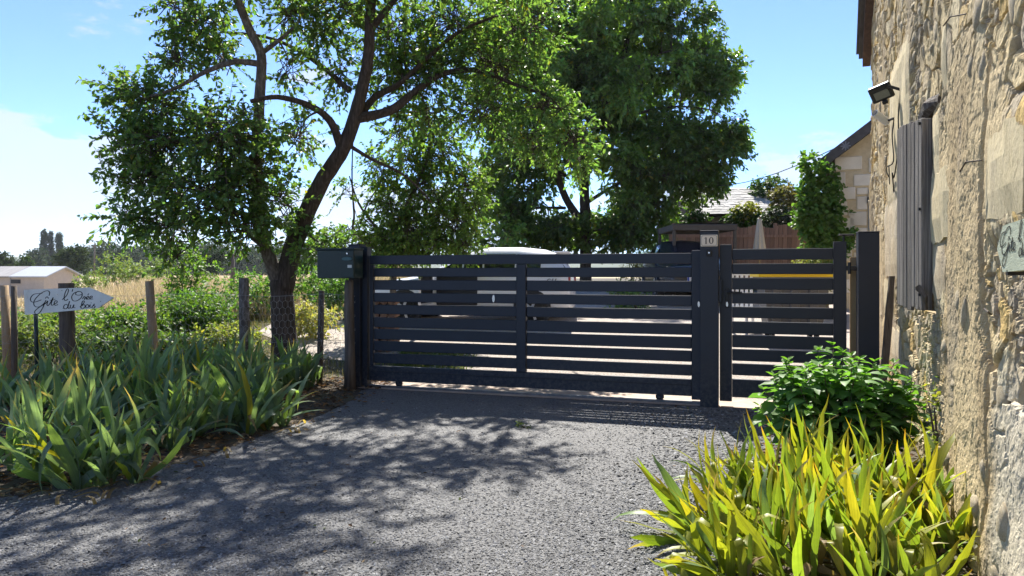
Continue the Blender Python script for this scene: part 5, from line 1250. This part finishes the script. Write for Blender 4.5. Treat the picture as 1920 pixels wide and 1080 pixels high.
    mb = MB(); mb.box((-Lh + .01, 0, .42), (.06, 1.3, .14), None, .02); link("grille", mb.mesh("grille", M_black), t)
    mb = MB(); mb.box((Lh + .0, 0, .40), (.05, 1.4, .16), None, .02); link("rear_bumper", mb.mesh("rear_bumper", paint), t)
    return t, Lh
wc = gp(0, 0)
cx_, cy_ = P(890, 0, 15.4).x, 15.4
t, Lh = car("white hatchback parked side on behind the gate with front door open", (cx_, cy_, gzf(cx_, cy_) + .01), R(-9), 4.05, M_white)
mb = MB(); mb.box((-Lh + 1.85, -.862, .69), (.82, .03, .66), None, .02); link("dark_doorway_panel", mb.mesh("dark_doorway_panel", M_black), t)  # black slab on the body paints the interior's darkness in the open doorway
mb = MB(); mb.box((-Lh + 1.34, -1.30, .69), (.05, .86, .62), None, .02); d_ = link("door", mb.mesh("door", M_white), t)
mb = MB(); mb.box((-Lh + 1.37, -1.30, .69), (.02, .8, .54), None, .01); link("door_lining", mb.mesh("door_lining", M_black), d_)
mb = MB(); mb.box((Lh + .02, 0, .74), (.02, .52, .11), None, .004); pl = link("number_plate", mb.mesh("number_plate", surf("yellow_plate", two((.7, .6, .08), .95), 9, .4, 0)), t)
mb = MB(); mb.box((Lh - .2, 0, 1.40), (.26, 1.0, .03), None, .012); link("spoiler", mb.mesh("spoiler", M_white), t)
link("badge", fontmesh("G55", .12, M_ink, Matrix.Identity(3), Vector((Lh - .33, -.872, .83)), "badge"), t)
dx_, dy_ = P(1312, 0, 18.4).x, 18.4
dy_ = 17.2; dx_ = P(1312, 0, dy_).x
t, Lh = car("dark blue car parked facing the gate behind the number post", (dx_, dy_ + 1.6, gzf(dx_, dy_ + 1.0) + .01), R(86), 4.2, M_dark, 1.47)
mb = MB(); mb.box((-Lh - .03, 0, .50), (.02, .52, .11), None, .004); pl = link("number_plate", mb.mesh("number_plate", surf("white_plate", two((.75, .75, .75), .95), 9, .4, 0)), t)
mb = MB(); mb.box((-Lh - .041, .235, .50), (.004, .045, .105)); link("blue_band", mb.mesh("blue_band", surf("euro_blue", two((.02, .06, .35), .9), 9, .4, 0)), pl)
fm = fontmesh("DP", .095, M_ink, Matrix.Rotation(R(-90), 3, 'Z'), Vector((-Lh - .0415, .13, .50)), "plate_text"); link("plate_text", fm, pl)

# refuse container with yellow lid
bY = 12.2; bX = P(1484, 0, bY).x; bz = gzf(bX, bY)
bn = thing("waste_container", "grey wheeled waste container with yellow lid behind the narrow gate", "bin", (bX, bY, bz), rz=R(-8))
M_gbin = surf("grey_bin_plastic", two((.10, .10, .105), .85), 6, .5, .1, .002); M_yel = surf("yellow_lid_plastic", two((.72, .50, .02), .95), 6, .4, .05, .002)
mb = MB(); vs_ = []
for z_, w_, d_ in ((.14, .40, .26), (.9, .49, .36), (1.02, .52, .38), (1.05, .52, .38)): vs_ += [(-w_, -d_, z_), (w_, -d_, z_), (w_, d_, z_), (-w_, d_, z_)]
mb.add(vs_, [(3, 2, 1, 0)] + [(i * 4 + k, i * 4 + (k + 1) % 4, i * 4 + 4 + (k + 1) % 4, i * 4 + 4 + k) for i in range(3) for k in range(4)] + [(12, 13, 14, 15)]); link("body", mb.mesh("body", M_gbin), bn)
for x_ in (-.30, -.02, .26):
    mb = MB(); mb.box((x_, -.335, .55), (.14, .05, .72), Matrix.Rotation(R(7), 3, 'X'), .012); link("rib", mb.mesh("rib", M_gbin), bn)
mb = MB(); vs_ = []
for z_, w_, d_ in ((1.045, .59, .40), (1.10, .59, .40), (1.14, .5, .30)): vs_ += [(-w_, -d_, z_), (w_, -d_, z_), (w_, d_, z_), (-w_, d_, z_)]
mb.add(vs_, [(3, 2, 1, 0)] + [(i * 4 + k, i * 4 + (k + 1) % 4, i * 4 + 4 + (k + 1) % 4, i * 4 + 4 + k) for i in range(2) for k in range(4)] + [(8, 9, 10, 11)]); ld = link("lid", mb.mesh("lid", M_yel), bn)
mb = MB(); mb.tube([(-.45, -.42, 1.10), (.45, -.42, 1.10)], .018, 8); link("handle", mb.mesh("handle", M_yel), ld)
for x_ in (-.34, .34):
    for y_ in (-.2, .22):
        mb = MB(); mb.tube([(x_ - .025, y_, .08), (x_ + .025, y_, .08)], .08, 14); link("wheel", mb.mesh("wheel", M_rub), bn)

# white slatted garden chair seen between the slats
ch = thing("garden_chair", "white slatted garden chair glimpsed between slats left of yellow lid", "chair", (P(1406, 0, 13.0).x, 13.0, gzf(P(1406, 0, 13).x, 13)), rz=R(20))
M_wp = surf("white_plastic", two((.7, .7, .7), .95), 6, .4, 0)
for k in range(5):
    mb = MB(); mb.box((-.2 + .1 * k, .22, .72), (.055, .02, .62), None, .006); link("back_slat", mb.mesh("back_slat", M_wp), ch)
mb = MB(); mb.box((0, 0, .43), (.5, .46, .03), None, .01); link("seat", mb.mesh("seat", M_wp), ch)
mb = MB(); mb.box((0, .225, 1.04), (.5, .03, .05), None, .01); link("back_rail", mb.mesh("back_rail", M_wp), ch)
for x_ in (-.22, .22):
    for y_ in (-.2, .2):
        mb = MB(); mb.box((x_, y_, .21), (.04, .04, .42), None, .006); link("leg", mb.mesh("leg", M_wp), ch)
# log pile inside the gate at the left
lp = thing("log_pile", "stack of reddish brown logs behind left end of sliding gate", "logs", (P(722, 0, 12.2).x, 12.2, gzf(P(722, 0, 12.2).x, 12.2)))
M_log = surf("red_brown_log", [(.3, (.13, .065, .04)), (.7, (.30, .18, .12))], 14, .9, .6, .01)
for j in range(8):
    for i in range(3):
        r0 = random.uniform(.05, .065); x_ = (i - 1 + (.5 if j % 2 else 0)) * .128 - .05; z_ = .06 + j * .108
        mb = MB(); mb.tube([(x_, -.22 + random.uniform(-.03, .03), z_), (x_ + .01, .25, z_)], r0, 9, jitter=.07); link("log", mb.mesh("log", M_log), lp)

# ------------------------------------------------------------------ grass
def blades(name, label, N, region, h, w, cols, r, mat=L_grass, cond=None, lean=.35):
    x, y = region(N, r)
    if cond is not None: k = cond(x, y); x, y = x[k], y[k]
    N = len(x); z = gz(x, y); ax = nrm(np.stack([r.normal(0, lean, N), r.normal(0, lean, N), np.ones(N)], -1)); nr = nrm(np.stack([r.normal(size=N), r.normal(size=N), .1 * np.ones(N)], -1))
    cl = np.array(cols)[r.integers(0, len(cols), N)] * r.uniform(.7, 1.25, (N, 1)); sc = h * r.uniform(.45, 1.15, N) * (.6 + .8 * fbm(x * .6, y * .6, 2, 8))
    me = leaf_mass(name, np.stack([x, y, z], -1), ax, nr, sc, w(y) if callable(w) else w, cl, T_BLADE, mat); return tag(link(name, me), label, "grass", kind="stuff")
r = np.random.default_rng(88)
def field(N, r): y = 17 / (1 - r.random(N) * (1 - 17 / 85)); return (r.uniform(-.72, -.13, N) * y, y)
STRAW = [(.42, .34, .20), (.50, .41, .26), (.36, .29, .17), (.30, .27, .13), (.46, .38, .25)]
def hi(x, y): s = sstep(-4, 4, x - (2 - .6 * y)); return np.random.default_rng(1).random(len(x)) < .35 + .65 * s
blades("dry_grass", "tall straw coloured grass filling the field beyond the garden", 52000, field, .72, lambda y: .006 + .0006 * y, STRAW, r, cond=hi)
def yard(N, r): return r.uniform(-9, -1.0, N), r.uniform(10.2, 19, N)
from math import pi
def not_court(x, y):
    ins = np.zeros(len(x), bool); j = len(court) - 1
    for i in range(len(court)):
        xi, yi = court[i]; xj, yj = court[j]; ins ^= ((yi > y) != (yj > y)) & (x < (xj - xi) * (y - yi) / (yj - yi + 1e-12) + xi); j = i
    return ~ins
blades("short_grass", "short yellow green grass round the plum tree and path", 26000, yard, .13, .007, [(.17, .19, .05), (.11, .15, .035), (.30, .26, .10), (.24, .23, .08)], r, cond=not_court)
def weeds(N, r): y = r.uniform(9.9, 11.9, N); return r.uniform(-1.75, -.55, N), y
blades("weeds", "green weeds along the inner edge of the sliding gate", 2600, weeds, .16, .013, [(.09, .16, .03), (.13, .19, .04), (.20, .2, .07)], r, lean=.6, cond=lambda x, y: (x + 1.8) < 1.5 * np.random.default_rng(2).random(len(x)) ** .6)
def back(N, r): return r.uniform(-1, 9, N), r.uniform(19.5, 27, N)
blades("back_lawn", "rough lawn behind the parked cars", 9000, back, .14, .02, [(.12, .18, .045), (.18, .2, .06)], r, cond=not_court)

# ------------------------------------------------------------------ fallen leaves and litter
def litter(name, label, N, region, size, cols, r):
    x, y = region(N, r); z = gz(x, y) + .018 + r.uniform(0, .012, len(x)); n_ = len(x); a = r.uniform(0, 6.28, n_)
    ax = np.stack([np.cos(a), np.sin(a), r.normal(0, .2, n_)], -1); nr = nrm(np.stack([r.normal(0, .35, n_), r.normal(0, .35, n_), np.ones(n_)], -1)); L = size * r.uniform(.5, 1.4, n_)
    me = leaf_mass(name, np.stack([x, y, z], -1), ax, nr, L, L * r.uniform(.3, .6, n_), np.array(cols)[r.integers(0, len(cols), n_)] * r.uniform(.7, 1.2, (n_, 1)), T_OVAL, L_grass); tag(link(name, me), label, "leaf litter", kind="stuff")
rl_ = np.random.default_rng(900); BR = [(.13, .075, .04), (.22, .14, .075), (.32, .23, .13), (.08, .05, .03), (.28, .15, .06)]
def in_poly(x, y, poly):
    ins = np.zeros(len(x), bool); j = len(poly) - 1
    for i in range(len(poly)):
        xi, yi = poly[i]; xj, yj = poly[j]; ins ^= ((yi > y) != (yj > y)) & (x < (xj - xi) * (y - yi) / (yj - yi + 1e-12) + xi); j = i
    return ins
def lbed(N, r):
    x, y = r.uniform(-6.5, -1.6, N), r.uniform(4.3, 10.2, N); k = ~in_poly(x + r.normal(0, .12, N), y, drive_poly); return x[k], y[k]
litter("leaf_litter", "brown leaf litter under the irises at the left", 9000, lbed, .06, BR, rl_)
def rbed(N, r):
    x, y = r.uniform(.8, 3.2, N), r.uniform(2.8, 7, N); k = ~in_poly(x + r.normal(0, .1, N), y, drive_poly); return x[k], y[k]
litter("leaf_litter", "brown leaf litter under the irises at the right", 3000, rbed, .055, BR, rl_)
def drv(N, r):
    y = r.uniform(3.0, 9.0, N); x = r.uniform(-3, 2.2, N); k = in_poly(x, y, drive_poly) & (r.random(N) < np.exp(-((x + 2.0 + .1 * (y - 7)) / 1.0) ** 2) + .12); return x[k], y[k]
litter("fallen_leaves", "scattered small dry leaves lying on the driveway", 340, drv, .035, BR + [(.10, .13, .04)], rl_)

# ------------------------------------------------------------------ thin summer haze
def haze():
    m = bpy.data.materials.new("haze_air"); m.use_nodes = True; n, l = nodes(m); n.remove(n["Principled BSDF"])
    v = n.new("ShaderNodeVolumePrincipled"); v.inputs["Density"].default_value = .00016; v.inputs["Color"].default_value = (.86, .92, 1, 1); v.inputs["Anisotropy"].default_value = .2
    l.new(v.outputs[0], n["Material Output"].inputs["Volume"])
    x0, x1, y0, y1 = gx[0] - 5, gx[-1] + 5, gy[0] - 5, gy[-1] + 5
    mb = MB(); mb.box(((x0 + x1) / 2, (y0 + y1) / 2, 36), (x1 - x0, y1 - y0, 78)); tag(mb.obj("haze", m), "thin pale summer haze over the far field and wood", "haze", kind="stuff")
haze()
# ------------------------------------------------------------------ irises
def iris_leaf(seed, palette, L=.7, W=.045, bend=.3, kink=None, tip=0.0, fold=.25, nseg=9):
    r = np.random.default_rng(seed); n = nseg + 1; t = np.linspace(0, 1, n)
    ang = bend * t ** 1.7 * 1.3
    if kink: ang = ang + kink[1] * sstep(kink[0] - .12, kink[0] + .12, t)
    dx = np.sin(ang); dz = np.cos(ang); ds = L / nseg
    x = np.concatenate([[0], np.cumsum((dx[:-1] + dx[1:]) / 2 * ds)]); z = np.concatenate([[0], np.cumsum((dz[:-1] + dz[1:]) / 2 * ds)])
    wob = np.cumsum(r.normal(0, .006, n))
    w = W * (.75 + .35 * np.sin(np.pi * np.clip(t * 1.15, 0, 1))) * np.clip((1 - t) / .34, 0, 1) ** .75; w[-1] = .001
    tw = np.cumsum(r.normal(0, .10, n))
    V = []; colr = []
    c0, c1 = np.array(palette[0]), np.array(palette[1]); tipc = np.array(palette[2])
    for i in range(n):
        bx, by = math.sin(tw[i]), math.cos(tw[i])
        for s in (-1, 0, 1):
            o = s * w[i] / 2; nx_ = (fold * w[i] * .5 if s == 0 else 0)
            V.append((x[i] + o * bx * dz[i] + nx_ * dz[i], wob[i] + o * by, z[i] - o * bx * dx[i] - nx_ * dx[i] ))
            f = sstep(1 - tip - .12, 1 - tip + .12, t[i]) if tip > 0 else 0
            c = (c0 * (1 - t[i]) + c1 * t[i]) * (1 + .10 * s) * (1 - f) + tipc * f; colr.append(c)
    Fq = [(i * 3 + k, i * 3 + k + 1, i * 3 + 3 + k + 1, i * 3 + 3 + k) for i in range(nseg) for k in (0, 1)]
    return np_mesh("leaf", np.array(V), np.array(Fq), np.full(len(Fq), 4), L_iris, np.array(colr), smooth=True)
LEFT = ((.16, .235, .205), (.215, .315, .235)); LEFT2 = ((.165, .25, .14), (.23, .34, .15)); YEL = ((.20, .22, .04), (.40, .33, .04)); DRY = ((.22, .155, .085), (.34, .25, .15)); RT = ((.13, .20, .05), (.22, .29, .045)); RT2 = ((.18, .23, .045), (.34, .34, .04))
ORG = (.42, .17, .04); TAN = (.42, .30, .17); YT = (.36, .28, .03)
def mkset(pals, seed, Wf=1.0):
    out = []
    for k in range(16):
        pa = pals[k % len(pals)]; tipc = (ORG, TAN, YT)[k % 3]; tp = (0, .05, 0, .09, 0, .2, .03, .07)[k % 8]
        kink = None; bend = (.2, .45, .8, .3, 1.15, .55, .95, .15)[k % 8]
        if k in (4, 9, 14): kink = (.5 + .06 * (k % 4), 1.5 + .12 * (k % 5))
        out.append(iris_leaf(seed + k, (*pa, tipc), .78, (.046, .04, .05, .036)[k % 4] * Wf, bend, kink, tp))
    return out
setL = mkset([LEFT, LEFT, LEFT2, LEFT], 100, 1.15); setR = mkset([RT, RT2, LEFT2, RT, RT2], 200, 1.0)
setY = mkset([YEL, RT2], 300); setD = [iris_leaf(400 + k, (*DRY, TAN), .6, .04, 1.2 + .25 * k, (.45, .8), 0, .12) for k in range(5)]
def iris_clump(label, x, y, nfan, spread, h, leafset, r, yellow=.05, dry=.05, leanv=(0, 0), group=None, perfan=7, splay=1.0, ysp=None):
    t = thing("iris_clump", label, "iris", (x, y, gzf(x, y)), group)
    for f_ in range(nfan):
        a = r.uniform(0, 6.28); q_ = math.sqrt(r.random()) * spread; fx, fy = math.cos(a) * q_, math.sin(a) * (ysp or spread) * math.sqrt(r.random()); yaw = r.uniform(0, 3.14) if r.random() < .5 else r.normal(0, .5)
        fh = h * r.uniform(.8, 1.15)
        for k in range(perfan):
            u_ = (k - (perfan - 1) / 2) / (perfan / 2); an = u_ * .62 * splay + r.normal(0, .1); sgn = 1 if an > 0 else -1
            sc = fh / .72 * (1 - .22 * abs(u_)) * r.uniform(.75, 1.1); rr = r.random()
            pool = leafset if rr > yellow + dry else (setY if rr > dry else setD); me_ = pool[r.integers(len(pool))]
            if pool is setD: an *= 1.8; sc *= .9
            M = (Matrix.Translation((fx + r.normal(0, .012), fy + r.normal(0, .012), -.01)) @ Matrix.Rotation(leanv[0], 4, 'Y') @ Matrix.Rotation(-leanv[1], 4, 'X') @ Matrix.Rotation(yaw, 4, 'Z')
                 @ Matrix.Rotation(an, 4, 'Y') @ Matrix.Rotation(0 if sgn > 0 else math.pi, 4, 'Z') @ Matrix.Rotation(R(90) + r.normal(0, .5), 4, 'Z').lerp(Matrix.Identity(4), 1.0 if r.random() < .42 else 0.0) @ Matrix.Diagonal((sc * .95, min(1.25, .6 + .5 * sc), sc, 1)))
            o = link("leaf", me_, t); o.matrix_local = M
    return t
ri = np.random.default_rng(500)
LC = [("iris clump nearest the camera at the left with bent leaves over gravel", 190, 5.25, 12, .42, .66), ("iris clump at the left picture edge in the foreground", 40, 5.35, 9, .40, .64), ("iris clump right of the nearest one with yellow leaves and flopping tips", 330, 6.35, 10, .34, .56),
      ("neat rounded iris clump at the driveway edge with upright yellow leaf", 480, 7.0, 12, .34, .70), ("iris clump at the foot of the signpost", 130, 7.0, 11, .5, .66), ("upright iris clump between signpost and the rounded clump", 290, 7.5, 12, .45, .72),
      ("grey green irises behind the neat rounded clump", 420, 8.3, 11, .45, .70), ("iris clump in front of the mossy fence post", 470, 9.2, 11, .45, .66), ("irises growing round the plum tree foot", 545, 9.55, 9, .35, .60),
      ("iris clump under the tan fence post", 290, 9.2, 12, .5, .72), ("irises in the back row between tan post and mossy post", 380, 9.6, 12, .5, .68), ("far left back irises behind the signpost", 40, 8.0, 12, .6, .66), ("back row irises directly right of the signpost", 200, 8.7, 12, .5, .70), ("iris tuft beside the thin square fence post", 562, 9.3, 4, .18, .48)]
for lab, px, Y, nf, sp_, h in LC:
    iris_clump(lab, P(px, 0, Y).x, Y, nf, sp_ * .9, h * 1.12, setL, ri, .045, .03 if Y > 7 else .06, splay=1.15 if Y > 7.4 else 1.6, leanv=(.03, -.05), group='irises in the bed along the wire fence')
RC = [("yellow green iris clump at the bottom edge left side with long arching leaves", 1.22, 3.55, 11, .26, .62, (-.55, -.05)), ("yellow green iris clump in the middle of right bed", 1.62, 3.95, 11, .26, .62, (-.16, 0)), ("upright iris clump close against the stone wall", 2.22, 4.35, 11, .22, .72, (.05, 0)),
      ("iris clump at the bottom edge beside the wall with drooping dry leaf", 1.78, 3.42, 10, .24, .52, (.02, 0)), ("iris clump at the back left of right bed before the leafy shrub", 1.55, 4.65, 11, .28, .62, (-.38, .0)), ("iris clump behind the others beneath the leafy shrub", 2.05, 4.95, 9, .25, .6, (-.05, 0)), ("low iris tuft at the wall foot by the picture edge", 2.2, 3.75, 6, .14, .5, (.12, 0)), ("outer left iris fans spilling over the gravel", 1.15, 4.05, 8, .2, .6, (-.72, 0))]
for lab, x, y, nf, sp_, h, ln_ in RC: iris_clump(lab, x, y, nf, sp_, h * .9, setR, ri, .20, .13, leanv=ln_, splay=1.25, group='irises by the stone wall')
# dead iris strips lying on the ground
for lab, spots in (("withered tan iris leaves lying at the left bed edge", [(P(px, 0, Y).x, Y) for px, Y in ((60, 4.75), (110, 4.8), (150, 4.7), (190, 4.9), (250, 5.0), (300, 5.05), (370, 5.6), (420, 5.9), (520, 6.7), (30, 4.85), (85, 4.95), (560, 6.9))]), ("withered iris leaves lying at the right bed edge", [(1.1, 3.2), (1.25, 3.9), (1.3, 4.3), (2.0, 3.4), (1.4, 3.3)])):
    t = thing("dead_leaves", lab, "dead leaves", (spots[0][0], spots[0][1], 0))
    for x, y in spots:
        for k in range(2):
            o = link("dead_leaf", setD[ri.integers(5)], t); o.matrix_local = Matrix.Translation((x - spots[0][0] + ri.normal(0, .06), y - spots[0][1] + ri.normal(0, .06), .03)) @ Matrix.Rotation(ri.uniform(0, 6.28), 4, 'Z') @ Matrix.Rotation(R(70), 4, 'Y') @ Matrix.Diagonal((.5, .55, .55, 1))

# ------------------------------------------------------------------ leafy shrub by the wall
def broad_leaf(seed, big=True):
    r = np.random.default_rng(seed); n = 6; t = np.linspace(0, 1, n); w = np.sin(np.pi * t ** .8) ** .8 * .30 * (1 - .25 * t); w[0] = .02; w[-1] = .004
    droop = r.uniform(.5, 1.3); a = droop * t; x = np.concatenate([[0], np.cumsum(np.cos(a[:-1]) / (n - 1))]); z = -np.concatenate([[0], np.cumsum(np.sin(a[:-1]) / (n - 1))])
    V = []; cl = []; base = np.array((.12, .225, .07) if big else (.13, .25, .05)) * r.uniform(.8, 1.2)
    for i in range(n):
        for s in (-1, 0, 1): V.append((x[i], s * w[i], z[i] + (.06 * abs(s) * w[i] / .3) + r.normal(0, .006))); cl.append(base * (1.25 if s == 0 else 1))
    Fq = [(i * 3 + k, i * 3 + k + 1, i * 3 + 3 + k + 1, i * 3 + 3 + k) for i in range(n - 1) for k in (0, 1)]
    return np_mesh("leaf", np.array(V), np.array(Fq), np.full(len(Fq), 4), L_shrub, np.array(cl), smooth=True)
L_shrub = leaf_mat("shrub_leaf", .42, .5, (1.5, 1.8, .5), .3)
bigs = [broad_leaf(600 + k) for k in range(8)]; smalls = [broad_leaf(700 + k, False) for k in range(5)]
sx, sy = 2.50, 5.75
shr = thing("leafy_shrub", "dense broad leaved green shrub against the stone wall beside the narrow gate", "shrub", (sx, sy, 0))
rs = np.random.default_rng(640); cand = []; stm = MB()
for k in range(85):
    d = nrm(rs.normal(size=(1, 3)))[0]; d[2] = abs(d[2]) * 1.0
    rr = rs.uniform(.55, 1.0) ** .6; tip = np.array([d[0] * .62 * rr, d[1] * .45 * rr, .36 + d[2] * .56 * rr])
    if k < 22: tip = np.array([d[0] * .64, d[1] * .45 - .05, rs.uniform(.15, .5)])
    root = np.array([d[0] * .15, d[1] * .12, 0]); stm.tube([root, (root + tip) / 2 + np.array([0, 0, .06]), tip], [.007, .005, .003], 4, cap=False)
    dirv = nrm((tip - root)[None])[0]; a0 = rs.uniform(0, 6.28)
    for j in range(7):
        pos = tip - dirv * (.02 + .05 * j)
        for s in (0, 1):
            a = a0 + j * 1.57 + s * math.pi; hv = np.array([math.cos(a), math.sin(a), .35 if j < 2 else .05])
            cand.append((pos, hv, j))
    for s in range(4):
        a = rs.uniform(0, 6.28); cand.append((tip, np.array([math.cos(a) * .6, math.sin(a) * .6, .8]), -1))
link("stems", stm.mesh("stems", M_twig), shr)
order = sorted(range(len(cand)), key=lambda i: (cand[i][0][1] - cand[i][0][2] * .6 + (.5 if cand[i][2] < 1 else 0)))
prt = set(order[:295]); SP, SA, SN, SC, SL = [], [], [], [], []
for i, (pos, hv, j) in enumerate(cand):
    big = j >= 1; sz = (.165 if big else (.10 if j == 0 else .06)) * rs.uniform(.75, 1.2)
    if i in prt:
        o = link("leaf", bigs[rs.integers(8)] if big else smalls[rs.integers(5)], shr); o.matrix_local = leaf_matrix(Vector(pos), hv, (rs.normal(0, .2), rs.normal(0, .2), 1), sz)
    else: SP.append(pos); SA.append(hv + np.array([0, 0, -.4])); SN.append(np.array([rs.normal(0, .3), rs.normal(0, .3), 1])); SL.append(sz); SC.append((.12, .225, .07) if big else (.13, .25, .05))
SL = np.array(SL); tag(link("foliage", leaf_mass("foliage", np.array(SP), np.array(SA), np.array(SN), SL, SL * .58, np.array(SC), T_OVAL, L_shrub), shr), kind="stuff")
bush("weed_plant", "small weed with reddish leaves at the foot of the stone wall", "weed", (2.33, 3.62), (.12, .12, .09), 26, (.05, .03), (.11, .10, .035), rb, spl=.08, K=6)
bush("weed_plant", "thin yellowish weed growing between shrub and stone wall", "weed", (2.90, 5.05), (.12, .14, .42), 46, (.05, .03), (.15, .17, .04), rb, spl=.1, K=6)
bush("weed_tuft", "small green tuft growing in the gravel before the gate", "weed", (P(985, 0, 6.95).x, 6.95, .012), (.09, .06, .018), 22, (.03, .012), (.06, .08, .03), rb, spl=.05, K=5, stems=1)
